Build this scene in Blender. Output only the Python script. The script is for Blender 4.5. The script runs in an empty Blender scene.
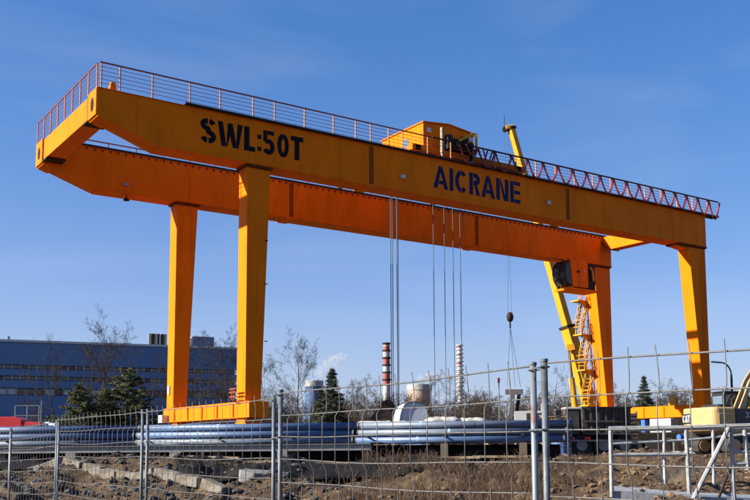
import bpy, math, random
from mathutils import Vector, Matrix, noise

# ------------------------------------------------------------------ camera, sky, sun, exposure
S = bpy.context.scene
F_PX, PY, PX0 = 955.02, 350.977, 375.0            # focal length / principal point in 750x500 pixels
PITCH, ROLL, YAW = math.radians(5.892), math.radians(.2675), math.radians(34.47)
EYE = Vector((-12.1212, -37.7692, 1.55))
H_FW = Vector((math.sin(YAW), math.cos(YAW), 0)); H_RT = Vector((math.cos(YAW), -math.sin(YAW), 0))
FW = H_FW * math.cos(PITCH) + Vector((0, 0, math.sin(PITCH)))
UP = H_RT.cross(FW)
RT, UP = math.cos(ROLL) * H_RT - math.sin(ROLL) * UP, math.sin(ROLL) * H_RT + math.cos(ROLL) * UP
cam = bpy.data.cameras.new('camera'); camo = bpy.data.objects.new('camera', cam)
S.collection.objects.link(camo); S.camera = camo
m = Matrix((RT, UP, -FW)).transposed().to_4x4(); m.translation = EYE; camo.matrix_world = m
cam.sensor_width = 36; cam.lens = F_PX / 750 * 36; cam.shift_y = (PY - 250) / 750
cam.clip_start = .05; cam.clip_end = 12000

SUN_EL, SUN_AZ = math.radians(27.4), math.radians(21.4)     # azimuth measured from -X towards +Y
SUN_DIR = Vector((-math.cos(SUN_AZ) * math.cos(SUN_EL), math.sin(SUN_AZ) * math.cos(SUN_EL), math.sin(SUN_EL)))
W = bpy.data.worlds.new('World'); S.world = W; W.use_nodes = True
wn, wl = W.node_tree.nodes, W.node_tree.links
bg = wn['Background']; bg.inputs['Strength'].default_value = .088
sky = wn.new('ShaderNodeTexSky'); sky.sky_type = 'NISHITA'; sky.sun_disc = False
sky.sun_elevation = SUN_EL; sky.sun_rotation = math.atan2(SUN_DIR.x, SUN_DIR.y) % (2 * math.pi)
sky.air_density = .9; sky.dust_density = .6; sky.ozone_density = 6.0; sky.altitude = 0
# pale haze towards the horizon, equal in every direction
hz = wn.new('ShaderNodeMix'); hz.data_type = 'RGBA'; hz.inputs['B'].default_value = (2.25, 2.65, 3.25, 1)
tch = wn.new('ShaderNodeTexCoord'); sxy = wn.new('ShaderNodeSeparateXYZ'); wl.new(tch.outputs['Generated'], sxy.inputs[0])
m0 = wn.new('ShaderNodeMath'); m0.operation = 'MAXIMUM'; m0.inputs[1].default_value = 0; wl.new(sxy.outputs['Z'], m0.inputs[0])
m1 = wn.new('ShaderNodeMath'); m1.operation = 'MULTIPLY'; m1.inputs[1].default_value = -1 / .12; wl.new(m0.outputs[0], m1.inputs[0])
m2 = wn.new('ShaderNodeMath'); m2.operation = 'EXPONENT'; wl.new(m1.outputs[0], m2.inputs[0])
m3 = wn.new('ShaderNodeMath'); m3.operation = 'MULTIPLY'; m3.inputs[1].default_value = 1.0; wl.new(m2.outputs[0], m3.inputs[0]); wl.new(m3.outputs[0], hz.inputs['Factor'])
# thin cirrus streaks all over the dome
geo = wn.new('ShaderNodeTexCoord'); mp = wn.new('ShaderNodeMapping'); mp.inputs['Scale'].default_value = (1.2, 3.0, 9)
mp.inputs['Rotation'].default_value = (0, .12, .5)
nz = wn.new('ShaderNodeTexNoise'); nz.inputs['Scale'].default_value = 1.4; nz.inputs['Detail'].default_value = 7
nz.inputs['Distortion'].default_value = .6
rmp = wn.new('ShaderNodeValToRGB'); rmp.color_ramp.elements[0].position = .50; rmp.color_ramp.elements[1].position = .80
rmp.color_ramp.elements[1].color = (.10, .10, .10, 1)
mx = wn.new('ShaderNodeMix'); mx.data_type = 'RGBA'; mx.inputs['B'].default_value = (3.6, 3.8, 4.1, 1)
hs = wn.new('ShaderNodeHueSaturation'); hs.inputs['Saturation'].default_value = 1.36
gmn = wn.new('ShaderNodeGamma'); gmn.inputs[1].default_value = .7
tint = wn.new('ShaderNodeMix'); tint.data_type = 'RGBA'; tint.blend_type = 'MULTIPLY'; tint.inputs['Factor'].default_value = 1
tint.inputs['B'].default_value = (1.12, .95, 1.13, 1)
wl.new(geo.outputs['Generated'], mp.inputs['Vector']); wl.new(mp.outputs[0], nz.inputs['Vector'])
wl.new(nz.outputs['Fac'], rmp.inputs[0]); wl.new(rmp.outputs[0], mx.inputs['Factor'])
wl.new(sky.outputs[0], gmn.inputs[0]); wl.new(gmn.outputs[0], hs.inputs['Color']); wl.new(hs.outputs[0], tint.inputs['A']); wl.new(tint.outputs['Result'], hz.inputs['A']); wl.new(hz.outputs['Result'], mx.inputs['A']); wl.new(mx.outputs['Result'], bg.inputs['Color'])
sl = bpy.data.lights.new('sun', 'SUN'); sl.energy = 5.0; sl.angle = math.radians(.53); sl.color = (1, .94, .80)
so = bpy.data.objects.new('sun', sl); S.collection.objects.link(so); so.location = (-60, 20, 60)
so.rotation_euler = SUN_DIR.to_track_quat('Z', 'Y').to_euler()
S.view_settings.view_transform = 'Standard'; S.view_settings.look = 'None'
S.view_settings.exposure = 1.45; S.view_settings.gamma = 1; S.view_settings.use_curve_mapping = False

# ------------------------------------------------------------------ helpers
COL = S.collection
R = random.Random(7)
def at(px, py, v):
    """world point seen at photo pixel (px,py) at horizontal distance v in front of the eye"""
    d = RT * ((px - PX0) / F_PX) + UP * ((PY - py) / F_PX) + FW
    return EYE + d * (v / d.dot(H_FW))
def uv(u, v): 
    p = EYE + H_RT * u + H_FW * v; return p.x, p.y
def to_uv(x, y):
    d = Vector((x, y, 0)) - Vector((EYE.x, EYE.y, 0)); return d.dot(H_RT), d.dot(H_FW)
def sstep(a, b, x):
    t = min(1, max(0, (x - a) / (b - a))); return t * t * (3 - 2 * t)
def ground_base(u, v):
    yard = 1.20 - .20 * sstep(28.6, 30, v) * (1 - sstep(37, 40, v)) * (1 - sstep(6, 9, u))
    right = sstep(2.0, 6.5, u)
    v0 = 22.0 - 7.5 * right; v1 = 29.3 + .8 * right
    t = min(1, max(0, (v - v0) / (v1 - v0)))
    z = yard * (t * t * (3 - 2 * t) * .55 + t * .45)
    z += .16 * right * math.exp(-((v - 30.2) / 2.4) ** 2) * sstep(3, 6, u)
    return z
def terrain(u, v):
    z = ground_base(u, v)
    if v > 200: return z - .004 * min(v - 200, 800) 
    near = (1 - sstep(29.5, 32, v)) * sstep(13, 18, v)
    a = .03 * (1 - sstep(40, 60, v)) + .24 * near
    P = Vector((u, v, 0))
    z += a * (noise.noise(P * .45) * 1.3 + noise.noise(P * 1.3) * .8 + noise.noise(P * 3.4) * .5 + noise.noise(P * 8) * .28)
    return z
def gz(x, y): return terrain(*to_uv(x, y))
def g_at(px, v):
    """ground point below photo column px at distance v"""
    p = at(px, 449, v); p.z = gz(p.x, p.y); return p

class MB:
    def __init__(s): s.v = []; s.f = []
    def add(s, vs, fs):
        o = len(s.v); s.v += [tuple(p) for p in vs]; s.f += [tuple(i + o for i in q) for q in fs]; return s
    def box(s, x0, y0, z0, x1, y1, z1):
        return s.hexa([(x0, y0, z0), (x1, y0, z0), (x1, y1, z0), (x0, y1, z0)], [(x0, y0, z1), (x1, y0, z1), (x1, y1, z1), (x0, y1, z1)])
    def hexa(s, b, t):
        return s.add(list(b) + list(t), [(3, 2, 1, 0), (4, 5, 6, 7), (0, 1, 5, 4), (1, 2, 6, 5), (2, 3, 7, 6), (3, 0, 4, 7)])
    def beam(s, p0, p1, w, h, up=Vector((0, 0, 1)), w1=None, h1=None):
        p0, p1 = Vector(p0), Vector(p1); d = (p1 - p0).normalized()
        sd = d.cross(up)
        if sd.length < 1e-4: sd = d.cross(Vector((1, 0, 0)))
        sd.normalize(); u = sd.cross(d)
        q = []
        for p, ww, hh in ((p0, w, h), (p1, w1 or w, h1 or h)):
            q.append([p + sd * a * ww / 2 + u * b * hh / 2 for a, b in ((-1, -1), (1, -1), (1, 1), (-1, 1))])
        return s.hexa(q[0], q[1])
    def tube(s, pts, r, n=6, r1=None, cap=True):
        pts = [Vector(p) for p in pts]; k = len(pts); rings = []
        prev = None
        for i, p in enumerate(pts):
            d = (pts[min(i + 1, k - 1)] - pts[max(i - 1, 0)]).normalized()
            if prev is None:
                a = d.cross(Vector((0, 0, 1)))
                if a.length < .1: a = d.cross(Vector((1, 0, 0)))
            else: a = prev - d * prev.dot(d)
            a.normalize(); prev = a; b = d.cross(a)
            rr = r if r1 is None else r + (r1 - r) * i / max(1, k - 1)
            rings.append([p + (a * math.cos(2 * math.pi * j / n) + b * math.sin(2 * math.pi * j / n)) * rr for j in range(n)])
        vs = [q for g in rings for q in g]; fs = []
        for i in range(k - 1):
            for j in range(n):
                fs.append((i * n + j, i * n + (j + 1) % n, (i + 1) * n + (j + 1) % n, (i + 1) * n + j))
        if cap: fs += [tuple(range(n - 1, -1, -1)), tuple((k - 1) * n + j for j in range(n))]
        return s.add(vs, fs)
    def prism(s, poly, axis, a, b):
        """poly of 2D points, extruded along axis 'x','y','z' from a to b"""
        def mk(p, t): return {'x': (t, p[0], p[1]), 'y': (p[0], t, p[1]), 'z': (p[0], p[1], t)}[axis]
        n = len(poly)
        vs = [mk(p, a) for p in poly] + [mk(p, b) for p in poly]
        return s.add(vs, [tuple(range(n)), tuple(range(2 * n - 1, n - 1, -1))] + [(i, n + i, n + (i + 1) % n, (i + 1) % n) for i in range(n)])
    def lathe(s, c, prof, n=24):
        """profile of (radius, z) turned about a vertical axis through c"""
        c = Vector(c); vs = []; fs = []
        for r, z in prof:
            vs += [(c.x + r * math.cos(2 * math.pi * j / n), c.y + r * math.sin(2 * math.pi * j / n), c.z + z) for j in range(n)]
        for i in range(len(prof) - 1):
            for j in range(n): fs.append((i * n + j, i * n + (j + 1) % n, (i + 1) * n + (j + 1) % n, (i + 1) * n + j))
        return s.add(vs, fs)
    def mesh(s, name, off=None):
        me = bpy.data.meshes.new(name)
        vs = s.v if off is None else [(a - off[0], b - off[1], c - off[2]) for a, b, c in s.v]
        me.from_pydata(vs, [], s.f); me.update(); return me
    def build(s, name, mat, parent=None, smooth=False, bevel=0, fix=True):
        off = root_loc(parent) if parent is not None and fix else None
        me = s.mesh(name, off); me.materials.append(mat)
        import bmesh
        b = bmesh.new(); b.from_mesh(me); bmesh.ops.recalc_face_normals(b, faces=b.faces); b.to_mesh(me); b.free()
        if smooth: me.polygons.foreach_set('use_smooth', [True] * len(me.polygons))
        o = bpy.data.objects.new(name, me); COL.objects.link(o)
        if parent is not None: o.parent = parent
        if bevel:
            md = o.modifiers.new('bevel', 'BEVEL'); md.width = bevel; md.segments = 2; md.limit_method = 'ANGLE'; md.angle_limit = .6
        return o
def root_loc(o):
    while o.parent is not None: o = o.parent
    if o.type != 'EMPTY' or o.get('_local'): return None
    return o.location
def tag(o, label, cat, group=None, kind=None):
    o['label'] = label; o['category'] = cat
    if group: o['group'] = group
    if kind: o['kind'] = kind
    return o
def thing(name, label, cat, loc, group=None, rotz=None):
    """an Empty at the base; with rotz the parts are given in the thing's own coordinates"""
    o = bpy.data.objects.new(name, None); COL.objects.link(o); o.location = loc; o.empty_display_size = .3
    if rotz is not None: o['_local'] = 1; o.rotation_euler = (0, 0, rotz)
    return tag(o, label, cat, group)
def struct(o): o['kind'] = 'structure'; return o
def copy_tree(o, parent=None):
    c = o.copy(); COL.objects.link(c); c.parent = parent
    for ch in list(o.children): copy_tree(ch, c)
    return c

# ------------------------------------------------------------------ materials
def mat(name, col, rough=.6, metal=0, var=.0, scale=6, bump=0, bscale=40, col2=None, spec=.5, detail=6, stretch=None, ramp=(.35, .65)):
    M = bpy.data.materials.new(name); M.use_nodes = True; n, l = M.node_tree.nodes, M.node_tree.links
    b = n['Principled BSDF']; b.inputs['Roughness'].default_value = rough; b.inputs['Metallic'].default_value = metal
    b.inputs['Base Color'].default_value = (*col, 1); b.inputs['Specular IOR Level'].default_value = spec
    tc = n.new('ShaderNodeTexCoord'); src = tc.outputs['Object']
    if stretch:
        mp = n.new('ShaderNodeMapping'); mp.inputs['Scale'].default_value = stretch; l.new(src, mp.inputs['Vector']); src = mp.outputs[0]
    if var or col2:
        t = n.new('ShaderNodeTexNoise'); t.inputs['Scale'].default_value = scale; t.inputs['Detail'].default_value = detail
        l.new(src, t.inputs['Vector'])
        r = n.new('ShaderNodeValToRGB'); r.color_ramp.elements[0].position, r.color_ramp.elements[1].position = ramp
        c2 = col2 or tuple(c * (1 - var) for c in col)
        r.color_ramp.elements[0].color = (*c2, 1); r.color_ramp.elements[1].color = (*col, 1)
        l.new(t.outputs['Fac'], r.inputs[0]); l.new(r.outputs[0], b.inputs['Base Color'])
    if bump:
        t2 = n.new('ShaderNodeTexNoise'); t2.inputs['Scale'].default_value = bscale; t2.inputs['Detail'].default_value = 5
        l.new(src, t2.inputs['Vector'])
        bp = n.new('ShaderNodeBump'); bp.inputs['Strength'].default_value = bump; bp.inputs['Distance'].default_value = .05
        l.new(t2.outputs['Fac'], bp.inputs['Height']); l.new(bp.outputs[0], b.inputs['Normal'])
    return M
M = {}
M['orange'] = mat('crane_orange_paint', (.76, .168, .002), .55, var=.16, scale=1.1, bump=.035, bscale=1.6, detail=8, spec=.05, stretch=(1, 1, .35))
def add_streaks(Mt, col, pos, amt, scale, stretch):
    n, l = Mt.node_tree.nodes, Mt.node_tree.links; b = n['Principled BSDF']; src = b.inputs['Base Color'].links[0].from_socket
    tc = n.new('ShaderNodeTexCoord'); mp = n.new('ShaderNodeMapping'); mp.inputs['Scale'].default_value = stretch; l.new(tc.outputs['Object'], mp.inputs['Vector'])
    t = n.new('ShaderNodeTexNoise'); t.inputs['Scale'].default_value = scale; t.inputs['Detail'].default_value = 6; t.inputs['Roughness'].default_value = .7; l.new(mp.outputs[0], t.inputs['Vector'])
    r = n.new('ShaderNodeValToRGB'); r.color_ramp.elements[0].position, r.color_ramp.elements[1].position = pos; r.color_ramp.elements[1].color = (amt, amt, amt, 1)
    l.new(t.outputs['Fac'], r.inputs[0]); m_ = n.new('ShaderNodeMix'); m_.data_type = 'RGBA'; l.new(r.outputs[0], m_.inputs['Factor'])
    l.new(src, m_.inputs['A']); m_.inputs['B'].default_value = (*col, 1); l.new(m_.outputs['Result'], b.inputs['Base Color'])
add_streaks(M['orange'], (.16, .05, .015), (.56, .78), .5, 2.2, (1, 1, .09))
add_streaks(M['orange'], (.10, .04, .02), (.66, .74), .5, 5.0, (1, 1, .8))
M['rail_paint'] = mat('handrail_paint', (.50, .21, .10), .5, spec=.2, var=.2, scale=3)
M['rail_red'] = mat('red_oxide_paint', (.22, .04, .02), .5, var=.2, scale=3)
M['dark_steel'] = mat('dark_steel', (.030, .022, .018), .7, spec=.15, var=.3, scale=4)
M['bolt'] = mat('oiled_bolts', (.030, .012, .008), .8, spec=.1)
M['splice'] = mat('splice_plate_paint', (.36, .085, .008), .7, spec=.08, var=.3, scale=4)
M['flange'] = mat('dark_flange_paint', (.17, .042, .010), .7, spec=.1, var=.3, scale=4)
M['steel'] = mat('grey_steel', (.22, .22, .22), .45, .5, var=.3, scale=5)
M['galv'] = mat('galvanised_steel', (.13, .14, .15), .5, .3, var=.35, scale=18, bump=.05, bscale=60)
M['galv_post'] = mat('galvanised_post', (.10, .118, .14), .55, .1, var=.4, scale=9, col2=(.05, .055, .06))
M['galv_rust'] = mat('rusty_galvanised_post', (.135, .155, .18), .5, .2, scale=4, col2=(.13, .045, .015), ramp=(.46, .53))
M['pale_galv'] = mat('pale_galvanised_tube', (.30, .31, .32), .55, .1, var=.35, scale=7, spec=.3)
M['wire'] = mat('galvanised_wire', (.095, .09, .09), .6, .1, var=.3, scale=20)
M['black'] = mat('black_stencil_paint', (.005, .005, .005), .6, spec=.1)
M['navy'] = mat('navy_stencil_paint', (.008, .014, .065), .6, spec=.1)
M['red_cable'] = mat('red_cable', (.20, .018, .028), .45)
M['black_cable'] = mat('black_cable', (.02, .02, .022), .5)
M['rope'] = mat('wire_rope', (.075, .09, .12), .7, spec=.1)
M['glass'] = mat('dark_glass', (.05, .08, .10), .06, 0, spec=.9)
M['cab_glass'] = mat('dark_cab_glass', (.02, .03, .035), .12, spec=.35)
M['sky_glass'] = mat('tinted_cab_glass', (.09, .13, .18), .05, 0, spec=1)
M['white'] = mat('white_paint', (.50, .50, .49), .5, var=.12, scale=3)
M['offwhite'] = mat('dirty_white', (.36, .34, .30), .8, scale=2.2, col2=(.13, .10, .075), ramp=(.38, .55))
M['blue_pipe'] = mat('blue_pipe_coating', (.062, .118, .245), .5, var=.35, scale=1.4, bump=.02, bscale=8, stretch=(1, 1, 1))
M['slate_pipe'] = mat('slate_pipe_coating', (.095, .130, .195), .5, var=.3, scale=1.4, bump=.02, bscale=8)
M['sheeting'] = mat('black_sheeting_shade', (.009, .009, .010), .75, bump=.2, bscale=4, spec=.08, scale=1.2, col2=(.022, .018, .015), ramp=(.3, .55))  # near-black, so the shade at the stack's foot is in the colour
add_streaks(M['blue_pipe'], (.12, .10, .08), (.56, .74), .5, 3.0, (.4, 1, 1)); add_streaks(M['slate_pipe'], (.14, .12, .10), (.54, .72), .5, 3.0, (.4, 1, 1))
M['pipe_dark'] = mat('pipe_inside', (.03, .03, .035), .8)
M['timber'] = mat('weathered_timber', (.15, .115, .08), .85, scale=7, col2=(.06, .045, .03), bump=.3, bscale=30, stretch=(1, 8, 8))
M['pale_timber'] = mat('pale_timber', (.30, .23, .15), .8, scale=6, col2=(.16, .11, .07), bump=.2, bscale=30)
M['concrete'] = mat('concrete', (.18, .175, .165), .85, var=.35, scale=3, bump=.25, bscale=18)
M['pale_concrete'] = mat('pale_concrete', (.17, .155, .13), .9, scale=3.5, col2=(.11, .085, .06), bump=.3, bscale=14, ramp=(.40, .56))
M['concrete_dark'] = mat('weathered_concrete', (.055, .053, .052), .9, var=.4, scale=3, bump=.3, bscale=14)
M['rust_steel'] = mat('blackened_steel', (.055, .045, .04), .75, scale=4, col2=(.025, .022, .022), bump=.2, bscale=12)
M['brown_steel'] = mat('rust_brown_steel', (.10, .06, .045), .8, scale=5, col2=(.05, .03, .025), bump=.2, bscale=12)
M['tyre'] = mat('rubber', (.02, .02, .02), .85, bump=.2, bscale=30)
M['truck_yellow'] = mat('truck_crane_yellow', (.52, .25, .012), .5, var=.15, scale=1.2, spec=.2)
M['cat_yellow'] = mat('excavator_yellow', (.42, .28, .125), .5, spec=.3, var=.16, scale=2.2)
M['excavator_black'] = mat('excavator_black', (.018, .018, .02), .4)
M['red_paint'] = mat('red_truck_paint', (.55, .03, .035), .4, var=.15, scale=1)
M['lightblue'] = mat('light_blue_paint', (.30, .45, .62), .45, var=.15, scale=1)
M['blue_motor'] = mat('blue_motor_paint', (.02, .10, .50), .4)
M['grey_box'] = mat('grey_cabinet', (.28, .29, .30), .5, var=.12, scale=2)
M['tail_red'] = mat('red_lens', (.6, .02, .03), .3)
M['factory'] = mat('blue_cladding', (.088, .172, .305), .7, var=.12, scale=.12, stretch=(1, 1, .25))
M['factory_dark'] = mat('dark_blue_cladding', (.03, .08, .19), .6, var=.1, scale=.1)
M['win'] = mat('factory_glass', (.035, .04, .05), .1, spec=.8, var=.4, scale=.15)
M['blind'] = mat('pale_blinds', (.50, .53, .52), .7, var=.3, scale=.4)
M['brown_blind'] = mat('brown_blinds', (.20, .085, .06), .7, var=.35, scale=.3)
M['chim_red'] = mat('chimney_red', (.26, .05, .045), .7, var=.2, scale=.2)
M['chim_white'] = mat('chimney_white', (.36, .35, .35), .8, var=.3, scale=.2)
M['tower'] = mat('tower_brick', (.38, .27, .22), .85, var=.2, scale=.08)
M['bark'] = mat('grey_bark', (.060, .046, .036), .9, var=.4, scale=3, spec=.1)
M['bark_far'] = mat('brown_bark', (.060, .040, .029), .9, var=.4, scale=1, spec=.1)
M['needles'] = mat('pine_needles', (.085, .090, .024), .8, scale=1.2, col2=(.030, .040, .014))
M['needles2'] = mat('dark_spruce_needles', (.035, .05, .025), .8, scale=1.2, col2=(.015, .024, .014))
M['dry'] = mat('dry_stalks', (.15, .085, .05), .9, scale=3, col2=(.055, .032, .02))
M['tarp'] = mat('white_tarpaulin', (.50, .53, .60), .6, var=.1, scale=.8, bump=.2, bscale=2)
M['wrap'] = mat('white_wrap', (.42, .41, .39), .6, scale=1.5, col2=(.22, .20, .18), bump=.2, bscale=5)
M['stone'] = mat('soil_clod', (.16, .098, .055), .95, scale=1.5, col2=(.06, .038, .024), bump=.3, bscale=20)
M['rubble'] = mat('grey_rubble', (.075, .070, .066), .95, scale=1.5, col2=(.03, .026, .023), bump=.3, bscale=20)
def ground_material():
    Mt = bpy.data.materials.new('churned_soil'); Mt.use_nodes = True; n, l = Mt.node_tree.nodes, Mt.node_tree.links
    b = n['Principled BSDF']; b.inputs['Roughness'].default_value = .95; b.inputs['Specular IOR Level'].default_value = .2
    tc = n.new('ShaderNodeTexCoord')
    def nz(sc, det=8):
        t = n.new('ShaderNodeTexNoise'); t.inputs['Scale'].default_value = sc; t.inputs['Detail'].default_value = det
        t.inputs['Roughness'].default_value = .65; l.new(tc.outputs['Object'], t.inputs['Vector']); return t
    r = n.new('ShaderNodeValToRGB'); e = r.color_ramp.elements
    e[0].position = .30; e[0].color = (.022, .016, .011, 1); e[1].position = .68; e[1].color = (.21, .138, .080, 1)
    k = e.new(.5); k.color = (.082, .054, .032, 1)
    t1 = nz(1.6); l.new(t1.outputs['Fac'], r.inputs[0])
    t3 = nz(.12, 3); mixr = n.new('ShaderNodeValToRGB'); mixr.color_ramp.elements[0].position = .60; mixr.color_ramp.elements[1].position = .72
    l.new(t3.outputs['Fac'], mixr.inputs[0])
    mx = n.new('ShaderNodeMix'); mx.data_type = 'RGBA'; l.new(mixr.outputs[0], mx.inputs['Factor'])
    l.new(r.outputs[0], mx.inputs['A'])
    r2 = n.new('ShaderNodeValToRGB'); r2.color_ramp.elements[0].color = (.030, .028, .027, 1); r2.color_ramp.elements[1].color = (.105, .10, .098, 1)
    r2.color_ramp.elements[0].position = .35; r2.color_ramp.elements[1].position = .65
    t4 = nz(5); l.new(t4.outputs['Fac'], r2.inputs[0]); l.new(r2.outputs[0], mx.inputs['B'])
    l.new(mx.outputs['Result'], b.inputs['Base Color'])
    t2 = nz(9, 9); bp = n.new('ShaderNodeBump'); bp.inputs['Strength'].default_value = 1; bp.inputs['Distance'].default_value = .14
    l.new(t2.outputs['Fac'], bp.inputs['Height']); l.new(bp.outputs[0], b.inputs['Normal'])
    return Mt
M['ground'] = ground_material()

# ------------------------------------------------------------------ ground: one sheet to the horizon
def frange(a, b, s):
    out = []; x = a
    while x < b - 1e-6: out.append(x); x += s
    return out
vs_ = [-400, -100, -30] + frange(-10, 13, 1.2) + frange(13, 35, .11) + frange(35, 60, .9) + [60, 65, 72, 80, 90, 105, 125, 150, 180, 220, 300, 450, 700, 1100, 1800, 3000, 6000]
us_ = [-6000, -3000, -1500, -700, -300, -150, -90, -60, -45, -35, -28, -22, -18] + frange(-15, 16.5, .16) + [17, 18, 20, 23, 27, 32, 38, 45, 60, 90, 150, 300, 700, 1500, 3000, 6000]
gv = []; gf = []
for v in vs_:
    for u in us_:
        x, y = uv(u, v); gv.append((x, y, terrain(u, v)))
nu = len(us_)
for i in range(len(vs_) - 1):
    for j in range(nu - 1): gf.append((i * nu + j, i * nu + j + 1, (i + 1) * nu + j + 1, (i + 1) * nu + j))
gm = MB(); gm.v = gv; gm.f = gf
struct(gm.build('ground', M['ground'], smooth=True))

# ------------------------------------------------------------------ the gantry crane
X1 = 39.72; HT = 16.44; HB = 14.44; GW = 1.08; D = 7.95; GY = 1.20
crane = thing('gantry_crane', 'huge orange double-girder gantry crane lettered SWL:50T, standing over the yard', 'gantry crane', (23, 4.5, GY))
TIP = 15.22
def girder_profile():
    pts = [(0, HT), (0, TIP + .12), (.06, TIP + .03), (.16, TIP), (.52, 15.10), (.60, 15.14), (2.62, HB), (X1, HB), (X1, HT)]
    return pts
def girder(y0, name):
    g = MB().prism(girder_profile(), 'y', y0, y0 + GW).build(name, M['orange'], crane, bevel=.012)
    return g
front = girder(0, 'front_girder'); rear = girder(D, 'rear_girder')
# flange lips, splice plates, end holes, lamps
for g, y0 in ((front, 0), (rear, D)):
    MB().box(2.7, y0 - .05, HB - .028, X1 + .03, y0 + GW + .05, HB - .003).build('bottom_flange', M['orange'], g)
    MB().box(-.02, y0 - .05, HT + .003, X1 + .03, y0 + GW + .05, HT + .028).build('top_flange', M['orange'], g)
    for xs in (13.64, 27.2):
        MB().box(xs - .12, y0 - .022, HB + .06, xs + .12, y0 - .002, HT - .06).build('splice_plate', M['splice'], g)
        b = MB()
        for k in range(14):
            z = HB + .14 + k * .13
            for dx in (-.07, .07): b.box(xs + dx - .022, y0 - .045, z - .022, xs + dx + .022, y0 - .022, z + .022)
        b.build('splice_bolts', M['bolt'], g)['kind'] = 'stuff'
        MB().box(xs - .30, y0 - .08, HB - .08, xs + .30, y0 + GW + .08, HB - .030).build('bottom_splice', M['orange'], g)
    # end plate with the oval hand hole
    MB().box(-.035, y0 + .02, TIP + .10, -.003, y0 + GW - .02, HT - .02).build('end_plate', M['orange'], g)
    c = MB(); n = 14
    c.prism([(y0 + .5 + .19 * math.cos(2 * math.pi * k / n), 15.85 + .30 * math.sin(2 * math.pi * k / n)) for k in range(n)], 'x', -.050, -.037)
    c.build('hand_hole', M['black'], g)
for xs, zs in ((15.5, 15.15), (25.64, 15.28)):
    MB().box(xs - .12, -.14, zs - .1, xs + .12, -.004, zs + .1).build('floodlight', M['white'], front, bevel=.02)
lm = MB().box(4.0, D - .08, HB + .35, 4.25, D - .004, HB + .5); lm.build('name_plate', M['grey_box'], rear)
fl = MB().lathe((4.2, D + .1, HB - .55), [(.02, .53), (.02, .36), (.17, .20), (.16, .18), (.03, .26)], 12); fl.build('floodlight', M['dark_steel'], rear)
for g, y0 in ((front, 0), (rear, D)):
    for k in range(26):
        x = 3.3 + k * 1.42
        if min(abs(x - 13.64), abs(x - 27.2)) < .3: continue
        MB().box(x - .012, y0 - .005, HB + .01, x + .012, y0 - .0012, HT - .01).build('weld_seam', M['orange'], g)
# crane rail on the rear girder with its clips (a dark toothed line)
MB().box(.6, D - .045, HT + .030, X1 - .4, D + .12, HT + .15).build('trolley_rail', M['dark_steel'], rear)
b = MB()
for k in range(96):
    x = .9 + k * .40
    b.box(x - .035, D - .05, HT - .12, x + .035, D - .003, HT - .002)
b.build('rail_clips', M['flange'], rear)['kind'] = 'stuff'
MB().box(.6, .40, HT + .030, X1 - .4, .52, HT + .15).build('trolley_rail', M['dark_steel'], front)
for dx in (.25,): MB().hexa([(.55, .1, HT + .03), (.85, .1, HT + .03), (.85, .35, HT + .03), (.55, .35, HT + .03)], [(.62, .1, HT + .42), (.80, .1, HT + .42), (.80, .35, HT + .42), (.62, .35, HT + .42)]).build('buffer_stop', M['orange'], front)
# end beams
eb = MB().box(.02, GW, 15.42, .85, D, HT - .04).build('end_beam', M['orange'], crane, bevel=.012)
for y0, y1 in ((GW + .005, GW + .10), (D - .10, D - .005)):
    MB().box(-.03, y0, 15.36, .93, y1, HT - .02).build('end_flange', M['flange'], eb)
for y0 in (GW + .1, D - .75): MB().box(-.02, y0, 15.33, .9, y0 + .65, 15.40).build('bottom_plate', M['dark_steel'], eb)
eb2 = MB().prism([(GW, 15.45), (D - .75, 15.45), (D, 16.15), (D, HT - .03), (GW, HT - .03)], 'x', 38.80, 39.62).build('end_beam', M['orange'], crane, bevel=.012)
MB().prism([(D - .80, 15.40), (D - .70, 15.40), (D - .02, 16.05), (D - .02, 16.2)], 'x', 38.72, 39.7).build('end_flange', M['rail_red'], eb2)

# stencil lettering
def strip(pts, t, keep=None):
    out = []; k = len(pts); nrm = []
    for i in range(k):
        a, b = pts[max(0, i - 1)], pts[min(k - 1, i + 1)]
        dx, dy = b[0] - a[0], b[1] - a[1]; L = math.hypot(dx, dy); nrm.append((-dy / L, dx / L))
    for i in range(k - 1):
        p, q = pts[i], pts[i + 1]; n0, n1 = nrm[i], nrm[i + 1]
        if keep and not keep((p[0] + q[0]) / 2, (p[1] + q[1]) / 2): continue
        h = t / 2
        out.append([(p[0] - n0[0] * h, p[1] - n0[1] * h), (q[0] - n1[0] * h, q[1] - n1[1] * h), (q[0] + n1[0] * h, q[1] + n1[1] * h), (p[0] + n0[0] * h, p[1] + n0[1] * h)])
    return out
def arc(cx, cy, rx, ry, a0, a1, n=14):
    return [(cx + rx * math.cos(math.radians(a0 + (a1 - a0) * i / n)), cy + ry * math.sin(math.radians(a0 + (a1 - a0) * i / n))) for i in range(n + 1)]
def rect(x0, y0, x1, y1): return [(x0, y0), (x1, y0), (x1, y1), (x0, y1)]
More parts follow.
